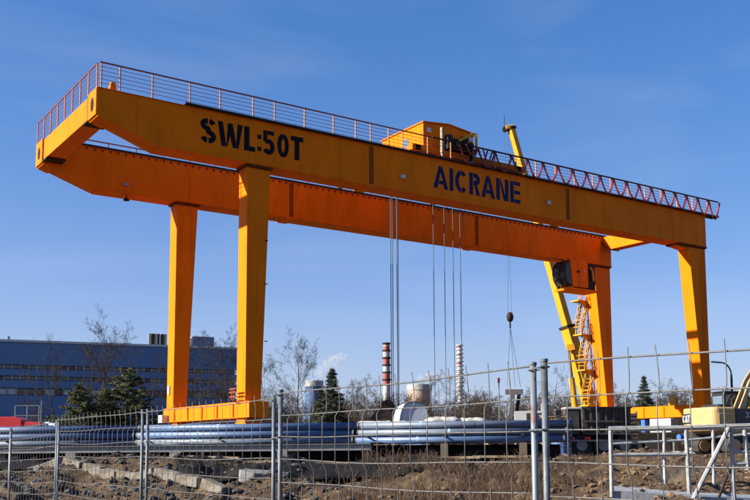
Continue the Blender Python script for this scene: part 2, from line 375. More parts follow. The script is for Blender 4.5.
def glyph(ch, w, t):
    """bold stencil letter in a box w x 1, stroke t; returns polygons"""
    t = {'0': .185, '5': .20, 'S': .215, 'C': .20}.get(ch, t) if t > .2 else t; h = t / 2; g = .014
    if ch == 'I': return [rect(0, 0, w, 1)]
    if ch == 'L': return [rect(0, 0, t, 1), rect(t, 0, w, t * .85)]
    if ch == 'T': return [rect(0, 1 - t * .85, w, 1), rect(w / 2 - h, 0, w / 2 + h, 1 - t * .85)]
    if ch == ':': return [rect(0, .08, w, .08 + w), rect(0, .58, w, .58 + w)]
    if ch == 'E': return [rect(0, 0, t, 1)] + [rect(t + g * 2, y, w, y + t * .8) for y in (0, .5 - t * .4, 1 - t * .8)]
    if ch == 'N': return [rect(0, 0, t, 1), rect(w - t, 0, w, 1), [(t + g * 2, 1), (t + g * 2 + t * .2, 1), (w - t, t * 1.2), (w - t, 0), (w - t * 1.35, 0), (t + g * 2, .72)]]
    if ch == 'A':
        c = w / 2
        return [[(0, 0), (t * 1.02, 0), (c - g + t * .12, .80), (c - g + .02, 1), (c - t * .45, 1)],
                [(w, 0), (c + t * .45, 1), (c + g + .02, 1), (c + g - .02, .72), (w - t * 1.35, .36), (c - t * .35, .36), (c - t * .52, .20), (w - t * 1.22, .20), (w - t * 1.02, 0)]]
    if ch == 'W':
        a = t * .98; q = w / 4
        P = [(0, 1), (w * .27, 0), (w * .5, .86), (w * .73, 0), (w, 1)]
        return [[(0, 1), (a, 1), (w * .27 + a * .35, .12), (w * .27 + a * .30, 0), (w * .27 - a * .5, 0)],
                [(w * .27 + a * .40, 0), (w * .27 + a * .62, 0), (w * .5 + a * .5, .98), (w * .5 - a * .45, .98), (w * .27 + a * .45, .2)],
                [(w * .5 - a * .1, .55), (w * .5 + a * .45, .98), (w * .73 + a * .05, .22), (w * .73 - a * .0, 0), (w * .73 - a * .6, 0)][:5],
                [(w, 1), (w - a, 1), (w * .73 + a * .08, .18), (w * .73 + a * .06, 0), (w * .73 + a * .5, 0)]]
    if ch == '0': return strip(arc(w / 2, .5, w / 2 - h, .5 - h, 90, 450, 32), t, lambda x, y: abs(x - w / 2) > g)
    if ch == 'C': return strip(arc(w / 2, .5, w / 2 - h, .5 - h, 42, 318, 40), t, lambda x, y: abs(x - w * .46) > g)
    if ch == '5':
        return [rect(0, .52, t * .9, 1), rect(t * .9 + g, 1 - t * .85, w * .95, 1)] + strip([(t * .6, .56)] + arc(w * .45, .33, w * .55 - h, .33 - h, 110, -150, 18), t, lambda x, y: abs(x - w * .45) > g or y > .5)
    if ch == 'S':
        r = .25 + h * .12
        p = arc(w / 2, .745, w / 2 - h, .255 - h, 15, 270, 16) + arc(w / 2, .255 + .02, w / 2 - h, .275 - h, 90, -165, 16)[0:]
        return strip(p, t, lambda x, y: abs(x - w * .5) > g or .3 < y < .75)
    if ch == 'R':
        return [rect(0, 0, t, 1), [(t + g * 2 + .05, .44), (t + g * 2 + t, .44), (w, 0), (w - t * 1.05, 0)]] + strip([(t + g * 2, 1 - h)] + arc(w - .27 - .02, .72, .27 - h + .02, .28 - h, 90, -90, 12) + [(t + g * 2, .44 + h)], t)
    if ch == '3': return strip(arc(w / 2, .75, w / 2 - h, .25 - h, 150, -80, 12), t) + strip(arc(w / 2, .27, w / 2 - h, .27 - h, 80, -150, 12), t)
    if ch == '2': return strip(arc(w / 2, .72, w / 2 - h, .28 - h, 160, -30, 12) + [(h, h)], t) + [rect(0, 0, w, t)]
    return []
def text_prisms(ch, x0, x1, z0, z1, t):
    hgt = z1 - z0; polys = glyph(ch, (x1 - x0) / hgt, t)
    return [[(x0 + p[0] * hgt, z0 + p[1] * hgt) for p in q] for q in polys]
def lettering(txt, spans, z0, z1, t, matl):
    for ch, (a, b_) in zip(txt, spans):
        o = MB()
        for k, q in enumerate(text_prisms(ch, a, b_, z0, z1, t)): o.prism(q, 'y', -.0060 - .0004 * (k % 2), -.0015)
        o.build('letter', matl, front)
lettering('SWL:50T', [(4.58, 5.34), (5.40, 6.64), (6.71, 7.27), (7.38, 7.58), (7.68, 8.27), (8.41, 9.01), (9.11, 9.78)], 14.98, 16.10, .235, M['black'])
lettering('AICRANE', [(17.48, 18.47), (18.56, 18.81), (18.94, 19.76), (19.89, 20.64), (20.72, 21.69), (21.78, 22.67), (22.79, 23.54)], 14.92, 16.12, .215, M['navy'])

# legs
def leg(xa0, xa1, xb0, xb1, y0, zb, name='leg'):
    """xa: left/right at the foot, xb: left/right at the top"""
    zt = HB - .13
    g = MB().hexa([(xa0, y0, zb), (xa1, y0, zb), (xa1, y0 + .84, zb), (xa0, y0 + .84, zb)], [(xb0, y0, zt), (xb1, y0, zt), (xb1, y0 + .84, zt), (xb0, y0 + .84, zt)]).build(name, M['orange'], crane, bevel=.012)
    f0, f1 = (xb0 - .10, xb1 + .10) if xa0 < 20 else (xb0 - 1.05, xb1 + .06)
    MB().box(f0, y0 - .10, zt + .003, f1, y0 + .94, zt + .098).build('top_flange', M['flange'], g)
    bt = MB(); n = int((f1 - f0) / .14)
    for k in range(n):
        x = f0 + .07 + k * .14
        bt.box(x - .025, y0 - .09, zt - .05, x + .025, y0 - .03, zt)
    bt.build('flange_bolts', M['bolt'], g)['kind'] = 'stuff'
    if xa0 > 20:   # haunch under the girder
        MB().prism([(xb0 - 1.0, zt), (xb0 + .05, zt), (xb0 + .05, zt - .20), (xb0 - .9, zt - .07)], 'y', y0 + .12, y0 + .72).build('haunch', M['orange'], g)
    return g
LB, RB = 3.69, 4.28
l1 = leg(6.94, 7.72, 6.96, 8.12, .11, LB); l2 = leg(6.88, 7.60, 6.92, 8.08, 8.06, LB)
l3 = leg(39.05, X1, 38.08, X1, .11, RB); l4 = leg(39.02, X1 - .05, 38.02, X1 - .05, 8.06, RB)
for xa, z in ((6.95, 11.0), (6.95, 9.0), (6.95, 6.4)): 
    MB().box(xa + .9, .06, z - .02, xa + 1.05, .105, z + .02).build('weld_lug', M['dark_steel'], l1)
# rungs up the right-hand front leg
b = MB()
for k in range(26): b.box(39.2, .03, 5.0 + k * .35, 39.5, .06, 5.03 + k * .35)
for x in (39.2, 39.5): b.box(x - .015, .03, 4.6, x + .015, .06, 14.1)
for z in (5.5, 8, 11, 13.8):
    for x in (39.2, 39.5): b.box(x - .01, .06, z, x + .01, .11, z + .04)
b.build('ladder', M['orange'], l3)
# sill beams and bogies
def sill(x0, x1, zb, zt, y0, y1, bm='orange'):
    g = MB().box(x0, y0, zb, x1, y1, zt - .004).build('ground_beam', M['orange'], crane, bevel=.012)
    for k in range(5):
        y = y0 + 1.5 + k * (y1 - y0 - 3) / 4
        MB().box(x0 - .06, y - .012, zb + .04, x0 - .002, y + .012, zt - .06).build('stiffener', M['orange'], g)
    for yc in (y0 + 1.1, y1 - 1.1):
        bg_ = MB().prism([(yc - 1.0, 1.78), (yc + 1.0, 1.78), (yc + .9, 2.05), (yc + .35, zb - .004), (yc - .35, zb - .004), (yc - .9, 2.05)], 'x', x0 + .14, x1 - .14).build('bogie', M[bm], crane)
        for dy in (-.68, .68):
            w = MB().tube([((x0 + x1) / 2 - .09, yc + dy, 1.66), ((x0 + x1) / 2 + .09, yc + dy, 1.66)], .30, 18); w.build('wheel', M['steel'], bg_)
        mt = MB().tube([(x0 - .42, yc + .68, 2.25), (x0 + .12, yc + .68, 2.25)], .17, 12); mt.build('drive_motor', M['blue_motor'], bg_)
    return g
s1 = sill(6.90, 7.85, 2.97, LB, -.35, 9.35); s2 = sill(38.5, 39.74, 3.52, RB, -.35, 9.3, 'dark_steel')
MB().box(6.55, 8.7, 2.95, 6.895, 9.2, 3.35).build('junction_box', M['white'], s1, bevel=.02)
MB().box(6.80, 8.45, 4.4, 6.90, 8.65, 4.85).build('cabinet', M['white'], l2, bevel=.02)
MB().box(38.1, 2.0, 2.55, 38.45, 3.7, 3.45).build('electrics_box', M['grey_box'], s2, bevel=.03)
MB().box(38.1, 4.1, 2.6, 38.45, 4.4, 3.4).build('motor_box', M['blue_motor'], s2)
MB().box(38.1, 5.9, 2.6, 38.45, 6.2, 3.4).build('motor_box', M['blue_motor'], s2)
MB().hexa([(38.0, 1.5, RB), (38.3, 1.5, RB), (38.3, 2.1, RB), (38.0, 2.1, RB)], [(38.0, 1.6, RB + .5), (38.3, 1.6, RB + .5), (38.3, 1.95, RB + .5), (38.0, 1.95, RB + .5)]).build('bracket', M['truck_yellow'], s2)
b = MB()
for y in (.55, .75): b.beam((6.6, y, 3.75), (6.6, y, 4.3), .05, .05)
for z in (3.9, 4.1, 4.25): b.beam((6.6, .3, z), (6.6, 1.0, z), .04, .05)
b.beam((6.6, .65, 3.75), (6.9, .65, 3.6), .05, .05)
b.build('tie_bracket', M['rail_red'], s1)
# rails on the ground
for nm, xc in (('crane_rail', 7.375), ('crane_rail', 39.12)):
    r_ = MB(); r_.box(xc - .07, -6, 1.06, xc + .07, 40, 1.10); r_.box(xc - .02, -6, 1.10, xc + .02, 40, 1.28); r_.box(xc - .04, -6, 1.28, xc + .04, 40, 1.355)
    o = r_.build(nm, M['steel'])
    tag(o, 'steel ground rail under the %s legs of the gantry crane' % ('left' if xc < 20 else 'right'), 'rail')

# handrails on the crane
def rail_run(p0, p1, ts, h, mids, post_mat, rail_mat, rw=.018, pw=.05):
    """posts at parameters ts between p0 and p1, a top rail and thin middle rails"""
    p0, p1 = Vector(p0), Vector(p1)
    up = Vector((0, 0, 1))
    for t in ts:
        p = p0.lerp(p1, t)
        MB().box(p.x - pw / 2, p.y - pw / 2, p.z, p.x + pw / 2, p.y + pw / 2, p.z + h - .032).build('handrail_post', post_mat, crane)
    MB().tube([p0 + up * h, p1 + up * h], .035, 6).build('top_rail', rail_mat, crane)
    for k in range(mids):
        z = h * (k + 1) / (mids + 1)
        MB().tube([p0 + up * z, p1 + up * z], rw * .7, 4).build('mid_rail', rail_mat, crane)
    return
ya = -.06
xs_posts = [.14, .93, 2.35, 4.05, 5.49, 7.12, 8.23, 9.82, 11.42, 12.69, 13.57, 14.65, 15.51] + [17.1 + 1.52 * k for k in range(16)]
XR = 40.9
rail_run((.06, ya, HT + .03), (XR, ya, HT + .03), [(x - .06) / (XR - .06) for x in xs_posts], 1.06, 5, M['rail_paint'], M['rail_red'])
MB().box(3.8, -.20, HT + .030, XR, .36, HT + .075).build('walkway', M['dark_steel'], crane)
MB().box(3.8, -.20, HT + .076, XR, -.17, HT + .115).build('toe_board', M['dark_steel'], crane)
rail_run((.03, .15, HT + .03), (.03, D + GW, HT + .03), [k / 8 for k in range(9)], 1.06, 4, M['rail_paint'], M['rail_red'])
yb = D + GW + .75
MB().box(.8, D + GW + .051, 16.25, X1, yb + .05, 16.30).build('walkway', M['dark_steel'], crane)
rail_run((.8, yb, 16.30), (X1, yb, 16.30), [k / 26 for k in range(27)], 1.12, 3, M['rail_red'], M['rail_red'])
# festoon: hanging cable loops along the front walkway
MB().box(17.3, ya - .17, HT + 1.02, XR, ya - .11, HT + 1.08).build('festoon_rail', M['dark_steel'], crane)
nl = 19
fx = [19.0 + (XR - 19.0) * (k / nl) ** .96 for k in range(nl + 1)]
for k in range(nl):
    a, b_ = fx[k], fx[k + 1]; dep = (.92 + .10 * R.random()) if k < nl - 1 else 1.15
    for q, (mt, oy, ph) in enumerate((('red_cable', -.20, 0), ('black_cable', -.26, .07), ('red_cable', -.32, -.06))):
        pts = []
        for i in range(13):
            t = i / 12; s = abs(2 * t - 1)
            pts.append((a + (b_ - a) * t + ph * (1 - s), ya + oy * .6 - .06, HT + 1.0 - dep * (1 - s ** 1.7) - q * .02))
        MB().tube(pts, .034, 5).build('festoon_cable', M[mt], crane, smooth=True)
    MB().box(a - .05, ya - .24, HT + .94, a + .05, ya - .06, HT + 1.015).build('cable_carrier', M['dark_steel'], crane)

# operator's cab under the rear girder
cab = MB().prism([(34.95, 12.45), (36.45, 12.45), (36.45, 14.28), (34.75, 14.28)], 'y', 7.15, 8.30).build('operator_cab', M['orange'], crane, bevel=.03)
gp = [(34.90, 12.50), (34.55, 12.60), (34.30, 12.95), (34.22, 13.40), (34.32, 13.86), (34.55, 14.16), (34.72, 14.26)]
MB().prism(gp, 'y', 7.20, 8.25).build('cab_glass', M['cab_glass'], cab)
fr = MB()
for y in (7.16, 7.72, 8.28):
    for a, b_ in zip(gp[:-1], gp[1:]): fr.beam((a[0] - .02, y, a[1]), (b_[0] - .02, y, b_[1]), .05, .06, Vector((0, 1, 0)))
for q in gp[1:-1]: fr.beam((q[0] - .02, 7.15, q[1]), (q[0] - .02, 8.30, q[1]), .05, .05)
fr.build('cab_window_frame', M['dark_steel'], cab)
MB().box(34.5, 7.0, 12.20, 37.3, 8.4, 12.33).build('cab_floor', M['orange'], cab)
MB().prism([(34.55, 12.335), (34.95, 12.335), (34.95, 12.44)], 'y', 7.1, 8.3).build('cab_step', M['truck_yellow'], cab)
MB().box(36.50, 7.3, 12.34, 37.3, 8.3, 14.2).build('cab_equipment', M['dark_steel'], cab)
MB().tube([(36.7, 7.2, 13.9), (36.95, 7.2, 13.7), (37.0, 7.2, 13.0)], .09, 8).build('cab_pipe', M['truck_yellow'], cab)
for x in (35.0, 36.2): MB().box(x, 7.5, 14.285, x + .2, 8.25, 14.41).build('cab_hanger', M['orange'], cab)
MB().box(35.35, 7.11, 13.45, 35.6, 7.148, 13.55).build('cab_plate', M['black'], cab)
MB().box(36.0, 7.10, 13.5, 36.15, 7.148, 13.62).build('cab_lamp', M['white'], cab)
# stairs up the rear right leg
st = bpy.data.objects.new('stairs', None)
def stair_set():
    zs = [4.5, 7.0, 9.5, 11.9]
    plats = []
    for k, z in enumerate(zs):
        xr = 39.45 - (z - 4.28) * .094
        plats.append((xr - 1.35, xr - .05, z))
        g = MB().box(xr - 1.35, 9.0, z, xr - .06, 9.8, z + .09).build('stair_platform', M['truck_yellow'], crane)
        MB().prism([(xr - 1.2, z - .005), (xr - .06, z - .005), (xr - .06, z - .7)], 'y', 9.05, 9.12).build('platform_bracket', M['truck_yellow'], g)
        MB().box(xr - .3, 8.9, z - .12, xr + .25, 9.05, z - .01).build('leg_bracket', M['truck_yellow'], g)
        rl = MB()
        for x in (xr - 1.33, xr - .7, xr - .1): rl.box(x - .02, 9.0, z + .09, x + .02, 9.04, z + 1.1)
        for zz in (.6, 1.1): rl.beam((xr - 1.33, 9.02, z + zz), (xr - .1, 9.02, z + zz), .035, .035)
        for zz in (.6, 1.1): rl.beam((xr - 1.33, 9.02, z + zz), (xr - 1.33, 9.78, z + zz), .035, .035)
        rl.build('platform_rail', M['truck_yellow'], g)
    for k in range(3):
        a, b_ = plats[k], plats[k + 1]
        p0 = Vector((a[0] + .15, 9.4, a[2] + .1)); p1 = Vector((b_[1] - .25, 9.4, b_[2]))
        f = MB()
        for dy in (-.28, .28): f.beam(p0 + Vector((0, dy, 0)), p1 + Vector((0, dy, 0)), .04, .10)
        n = 9
        for i in range(1, n):
            p = p0.lerp(p1, i / n); f.box(p.x - .1, 9.14, p.z - .015, p.x + .1, 9.66, p.z + .015)
        g = f.build('stair_flight', M['truck_yellow'], crane)
        h = MB()
        for dy in (-.3, .3):
            for zz in (.5, .95): h.beam(p0 + Vector((0, dy, zz)), p1 + Vector((0, dy, zz)), .035, .035)
            for i in range(5):
                p = p0.lerp(p1, i / 4); h.box(p.x - .015, 9.4 + dy - .015, p.z, p.x + .015, 9.4 + dy + .015, p.z + .95)
        h.build('stair_rail', M['truck_yellow'], g)
stair_set(); bpy.data.objects.remove(st)
MB().tube([(38.9, 9.0, 4.3), (38.2, 9.0, 12.2)], .05, 6).build('cable_duct', M['rail_paint'], crane)

# ------------------------------------------------------------------ trolley on top of the girders, its ropes and hooks
tr = thing('crane_trolley', 'yellow hoist trolley with a gabled machinery housing on top of the girders', 'hoist trolley', (19, 4.2, HT + .15))
fr = MB()
for y in (.35, D + .02): fr.box(16.4, y - .05, HT + .42, 24.2, y + .35, HT + .72)
for x in (16.6, 20.2, 23.6): fr.box(x, .3, HT + .36, x + .35, D + .3, HT + .70)
fr.build('trolley_frame', M['orange'], tr)
for x in (16.9, 23.7):
    for y in (.46, D + .04): MB().tube([(x, y - .07, HT + .36), (x, y + .07, HT + .36)], .21, 16).build('wheel', M['steel'], tr)
xa, xb, y0, y1 = 17.35, 20.75, .62, 4.35; zr = 18.50
hs_ = MB().prism([(xa, HT + .73), (xb, HT + .73), (xb, zr - .03), ((xa + xb) / 2, zr + .17), (xa, zr)], 'y', y0, y1).build('housing', M['orange'], tr)
rf = MB()
rf.prism([(xa - .06, zr + .02), ((xa + xb) / 2, zr + .19), (xb + .06, zr - .01), (xb + .06, zr + .045), ((xa + xb) / 2, zr + .25), (xa - .06, zr + .08)], 'y', y0 - .07, y1 + .07); rf.build('roof', M['orange'], hs_)
MB().box(xa - .02, 1.9, 17.45, xa - .004, 2.35, 18.0).build('window', M['sky_glass'], hs_)
for k in range(9):
    MB().box(xa - .014, y0 + .22 + k * .40, HT + .8, xa - .003, y0 + .25 + k * .40, zr - .03).build('panel_seam', M['orange'], hs_)
for x in (xa + .22, xb - .32): MB().box(x, y0 - .06, 18.05, x + .26, y0 - .003, 18.28).build('vent', M['white'], hs_)
MB().box(18.5, y0 - .62, HT + .74, 20.4, y0 - .08, HT + 1.0).build('machinery_deck', M['dark_steel'], tr)
for x, w, h in ((18.55, .35, .55), (19.0, .5, .4), (19.65, .3, .65), (20.05, .3, .35)):
    MB().box(x, y0 - .55, HT + 1.003, x + w, y0 - .12, HT + 1.0 + h).build('motor', M['dark_steel'], tr, bevel=.05)
MB().box(18.02, -.10, HT + .1, 18.16, .06, HT + 1.75).build('tow_post', M['pale_timber'], tr)
ta = MB(); ta.beam((19.3, .1, HT + 1.30), (20.0, -.1, HT + 1.72), .1, .14); ta.beam((20.0, -.1, HT + 1.72), (20.3, -.2, HT + 1.70), .1, .16); ta.beam((20.25, -.2, HT + 1.70), (20.25, -.2, HT + 1.05), .1, .1)
ta.build('tow_arm', M['truck_yellow'], tr)
for k, (x0, x1, dz) in enumerate(((19.5, 20.3, .5), (20.3, 21.0, .65), (20.6, 21.3, .7))):
    MB().tube([(x0 + (x1 - x0) * t, -.25 - .03 * k, HT + 1.05 - dz * math.sin(math.pi * t)) for t in [i / 10 for i in range(11)]], .045, 6).build('tow_cable', M['red_cable'], tr, smooth=True)
for xd, lb in ((18.2, 'front'), (22.0, 'rear')):
    MB().tube([(xd - .75, 4.55, HT + 1.05), (xd + .75, 4.55, HT + 1.05)], .38, 18).build('rope_drum', M['steel'], tr)
    MB().box(xd - .9, 4.3, HT + .73, xd - .76, 4.8, HT + 1.3).build('drum_bearing', M['orange'], tr)
    MB().box(xd + .76, 4.3, HT + .73, xd + .9, 4.8, HT + 1.3).build('drum_bearing', M['orange'], tr)
HK = 2.7
for x, r in ((17.98, .024), (18.10, .024), (18.40, .024), (18.48, .02), (20.97, .022), (21.77, .022), (22.41, .022), (22.95, .022)):
    MB().tube([(x, 4.5, HK), (x, 4.5, HT + 1.0)], r, 5).build('hoist_rope', M['rope'], tr)
def hook_block(x0, x1, label):
    h = thing('hook_block', label, 'hook block', ((x0 + x1) / 2, 4.5, 1.3), 'hook blocks of the gantry crane')
    xc = (x0 + x1) / 2; w = (x1 - x0) / 2
    MB().prism([(xc - w - .15, HK + .02), (xc + w + .15, HK + .02), (xc + w, HK - .45), (xc - w, HK - .45)], 'y', 4.3, 4.7).build('sheave_case', M['truck_yellow'], h)
    pts = [(xc, 4.5, HK - .45), (xc, 4.5, HK - .62)] + [(xc + .16 * math.sin(a), 4.5, HK - .78 + .16 * math.cos(a)) for a in [i * .5 for i in range(0, 9)]]
    MB().tube(pts, .06, 8, .03).build('hook', M['dark_steel'], h, smooth=True)
hook_block(17.9, 18.55, 'yellow hook block on the four close ropes nearer the left legs')
hook_block(20.9, 23.0, 'wide yellow hook block on the spread ropes right of the trolley housing')

# ------------------------------------------------------------------ stack of blue pipes
PA, PB = at(-95, 449, 34.0), at(563, 449, 31.0)
PA.z, PB.z = 0, 0
pd = (PB - PA).normalized(); pn = Vector((-pd.y, pd.x, 0)); plen = (PB - PA).length      # pn points away from the camera
PRL = (.115, .115, .115)                                                                            # three layers
def stack_z(t): return 1.66 + .10 * t                                                      # underside of the lower layer
pipe_me = {}
def pipe_mesh(L, PR, mt):
    k = (round(L, 1), PR, mt)
    if k not in pipe_me:
        n = 20; b = MB(); ring = lambda x, r: [(x, r * math.cos(2 * math.pi * j / n), r * math.sin(2 * math.pi * j / n)) for j in range(n)]
        vs = ring(0, PR) + ring(L, PR) + ring(L, PR - .02) + ring(0, PR - .02)
        fs = []
        for a, c in ((0, 1), (1, 2), (2, 3), (3, 0)):
            fs += [(a * n + j, a * n + (j + 1) % n, c * n + (j + 1) % n, c * n + j) for j in range(n)]
        b.add(vs, fs); o = b.build('steel_pipe', M[mt]); pipe_me[k] = o.data; bpy.data.objects.remove(o)
        me = pipe_me[k]
        me.polygons.foreach_set('use_smooth', [i < n for i in range(len(me.polygons))])
    return pipe_me[k]
rot = math.atan2(pd.y, pd.x)
segs = [(0, .37), (.37, .70), (.70, 1.0)]
where = ['left', 'middle', 'right']
rowname = ['front', 'second', 'third', 'fourth', 'fifth', 'sixth', 'rearmost']
for lay in (0, 1, 2):
    PR = PRL[lay]
    for row in range(7):
        for k, (a, b_) in enumerate(segs):
            j = R.uniform(0, .012) * (1 if row == 0 else 1.5)
            a2, L = (a + j) * plen, (b_ - a) * plen - .03
            p = PA + pd * a2 + pn * (row * .25 + R.uniform(0, .012))
            z = stack_z((a + b_) / 2) + PR + lay * (2 * PR + .016)
            slate = k == 2 and lay > 0 or lay == 0 and k < 2
            o = bpy.data.objects.new('steel_pipe', pipe_mesh(L, PR, 'slate_pipe' if slate else 'blue_pipe')); COL.objects.link(o)
            o.location = (p.x, p.y, z - .1 * (b_ - a) / 2); o.rotation_euler = (0, -math.atan2(.10, plen), rot)
            tag(o, '%s coated steel pipe, %s row, %s layer, %s length of the long stack' % ('slate blue' if slate else 'blue', rowname[row], ('lower', 'middle', 'upper')[lay], where[k]), 'pipe', 'blue pipes stacked in the yard')
            if row == 0:
                for side in range(4):
                    cb = MB(); n = 16; r_ = PR + .003; w_b = (.05, .05, .07, .025)[side]
                    cb.add([(.0, r_ * math.cos(2 * math.pi * q / n), r_ * math.sin(2 * math.pi * q / n)) for q in range(n)] + [(w_b, r_ * math.cos(2 * math.pi * q / n), r_ * math.sin(2 * math.pi * q / n)) for q in range(n)],
                           [(q, (q + 1) % n, n + (q + 1) % n, n + q) for q in range(n)])
                    c = cb.build(('bare_end_band', 'bare_end_band', 'paint_ring', 'strap')[side], M[('steel', 'steel', 'lightblue', 'dark_steel')[side]], o, fix=False); c.location = ((0, L - .05, L * R.uniform(.25, .45), L * R.uniform(.55, .8))[side], 0, 0)
for row in range(2):  # black pipes added to close off the lit yard and darken the gap
    for k, (a, b_) in enumerate(segs):
        L = (b_ - a) * plen - .06; p = PA + pd * (a * plen) + pn * (.62 + row * .66)
        o = bpy.data.objects.new('steel_pipe', pipe_mesh(L, .29, 'sheeting')); COL.objects.link(o)
        zz = max(gz(*(p + pd * L * t).xy) for t in (0, .25, .5, .75, 1)) 
        o.location = (p.x, p.y, zz + .28); o.rotation_euler = (0, 0, rot)
        tag(o, 'added black pipe that darkens the gap under the blue stack, %s row, %s length' % (('front', 'rear')[row], where[k]), 'pipe', 'black pipes added to darken the gap under the blue stack')
# timber bearers between the layers and sleepers below
def oriented_box(name, matl, c, L, Wd, Hh, ang, label=None, cat=None, group=None, bevel=.0, tilt=0):
    o = MB().box(-L / 2, -Wd / 2, 0, L / 2, Wd / 2, Hh).build(name, matl, bevel=bevel)
    o.location = c; o.rotation_euler = (0, tilt, ang)
    if label: tag(o, label, cat, group)
    return o
nb = 9
for k in range(nb):
    t = (k + .5) / nb; p = PA + pd * (t * plen) + pn * .735; zz = stack_z(t)
    oriented_box('timber_bearer', M['timber'], (p.x, p.y, zz + 2 * PRL[0] + .002), 2.0, .12, .012, rot + math.pi / 2, 'thin timber bearer between the lower layers of the blue pipe stack', 'timber', 'bearers between the pipe layers')
    g = gz(p.x, p.y)
    p = p - pn * .60; g = gz(p.x, p.y); oriented_box('timber_sleeper', M['timber'], (p.x, p.y, g - .05), .8, .24, zz - g + .046, rot + math.pi / 2, 'squared timber sleeper carrying the blue pipe stack', 'timber', 'sleepers under the blue pipes')
# long grey channel lying in front of the stack's foot
def long_bar(name, matl, p0, p1, w, h, label, cat, z_off=0, seg=1):
    p0, p1 = Vector(p0), Vector(p1)
    o = MB().beam(p0, p1, w, h).build(name, matl); 
    tag(o, label, cat); return o
p = PA + pd * 2 - pn * .36; q = PA + pd * (plen - 6.2) - pn * .36
p.z = stack_z(.1) - .10; q.z = stack_z(.75) - .10
ch = MB().beam(p, q, .03, .22).beam(p - Vector((0, 0, .1)) - pn * .06, q - Vector((0, 0, .1)) - pn * .06, .10, .02).beam(p + Vector((0, 0, .1)) - pn * .06, q + Vector((0, 0, .1)) - pn * .06, .10, .02)
tag(ch.build('steel_channel', M['steel']), 'long grey steel channel lying along the foot of the blue pipe stack', 'steel beam')
for t in (.06, .3, .55, .80):
    s_ = p.lerp(q, t); g = gz(s_.x, s_.y)
    oriented_box('concrete_block', M['concrete'], (s_.x, s_.y, g - .06), .35, .35, s_.z - .115 - g + .06, rot, 'small concrete block propping the grey steel channel', 'concrete block', 'blocks under the steel channel')

# ------------------------------------------------------------------ things on the bank in front of the stack
def draped_tube(name, matl, path_px, r, label, cat, n=12, lift=.6, wob=.0):
    pts = []
    for i in range(len(path_px) - 1):
        (x0, v0), (x1, v1) = path_px[i], path_px[i + 1]
        for k in range(8):
            t = k / 8; g = g_at(x0 + (x1 - x0) * t, v0 + (v1 - v0) * t); pts.append(g)
    g = g_at(*path_px[-1]); pts.append(g)
    zs = [p.z for p in pts]
    sm = [sum(zs[max(0, i - 6):i + 7]) / len(zs[max(0, i - 6):i + 7]) for i in range(len(zs))]
    pts = [Vector((p.x, p.y, z + r * lift)) for p, z in zip(pts, sm)]
    o = MB().tube(pts, r, n).build(name, matl, smooth=True); tag(o, label, cat); return o
path = [(28, 28.2), (90, 27.3), (150, 26.3), (225, 24.9)]
def along(t):
    t *= len(path) - 1; i = min(int(t), len(path) - 2); f = t - i
    return path[i][0] + (path[i + 1][0] - path[i][0]) * f, path[i][1] + (path[i + 1][1] - path[i][1]) * f
nk = 10; ordn = ['leftmost', 'second', 'third', 'fourth', 'fifth', 'sixth', 'seventh', 'eighth', 'ninth', 'last and nearest']
for k in range(nk):
    a, b_ = g_at(*along((k + .02) / nk)), g_at(*along((k + .97) / nk)); c = (a + b_) / 2
    o = MB().box(-(b_ - a).length / 2, -.16, 0, (b_ - a).length / 2, .16, .26).build('concrete_block', M['pale_concrete'], bevel=.02)
    o.location = (c.x + R.uniform(-.05, .05), c.y + R.uniform(-.05, .05), c.z - .06); o.rotation_euler = (R.uniform(-.12, .12), -math.asin(max(-.5, min(.5, (b_.z - a.z) / (b_ - a).length))), math.atan2(b_.y - a.y, b_.x - a.x) + R.uniform(-.04, .04))
    tag(o, 'pale dirty concrete slab, %s in the row down the left bank' % ordn[k], 'concrete slab', 'concrete slabs in a row on the bank')
planks = [(165, 29.4, 2.6, .12, 'pale plank lying level just under the left pipes', 'pale_timber', .18), (205, 28.8, 2.2, -.10, 'pale split plank lying below the level one at the left pipes', 'pale_timber', .10),
          (235, 28.2, 3.0, -.22, 'grey plank half buried in the bank near the post pair', 'timber', .05), (128, 28.9, 1.7, .3, 'short grey plank standing proud of the rubble at left', 'timber', .10),
          (320, 28.6, 3.4, -.06, 'long weathered plank along the bank below the middle pipes', 'timber', .08), (420, 29.2, 2.4, .08, 'weathered plank under the right half of the stack', 'timber', .06), 
          (455, 29.6, 1.6, -.1, 'pale board leaning below the right end of the pipes', 'pale_timber', .10), (505, 29.8, 2.0, .05, 'pale board lying on the bank crest near the right posts', 'pale_timber', .10)]
for px, v, L, a, lb, mt, zo in planks:
    g = g_at(px, v); oriented_box('plank', M[mt], (g.x, g.y, g.z + zo - .06), L, .22, .07, rot + a, lb, 'plank', tilt=R.uniform(-.05, .05))
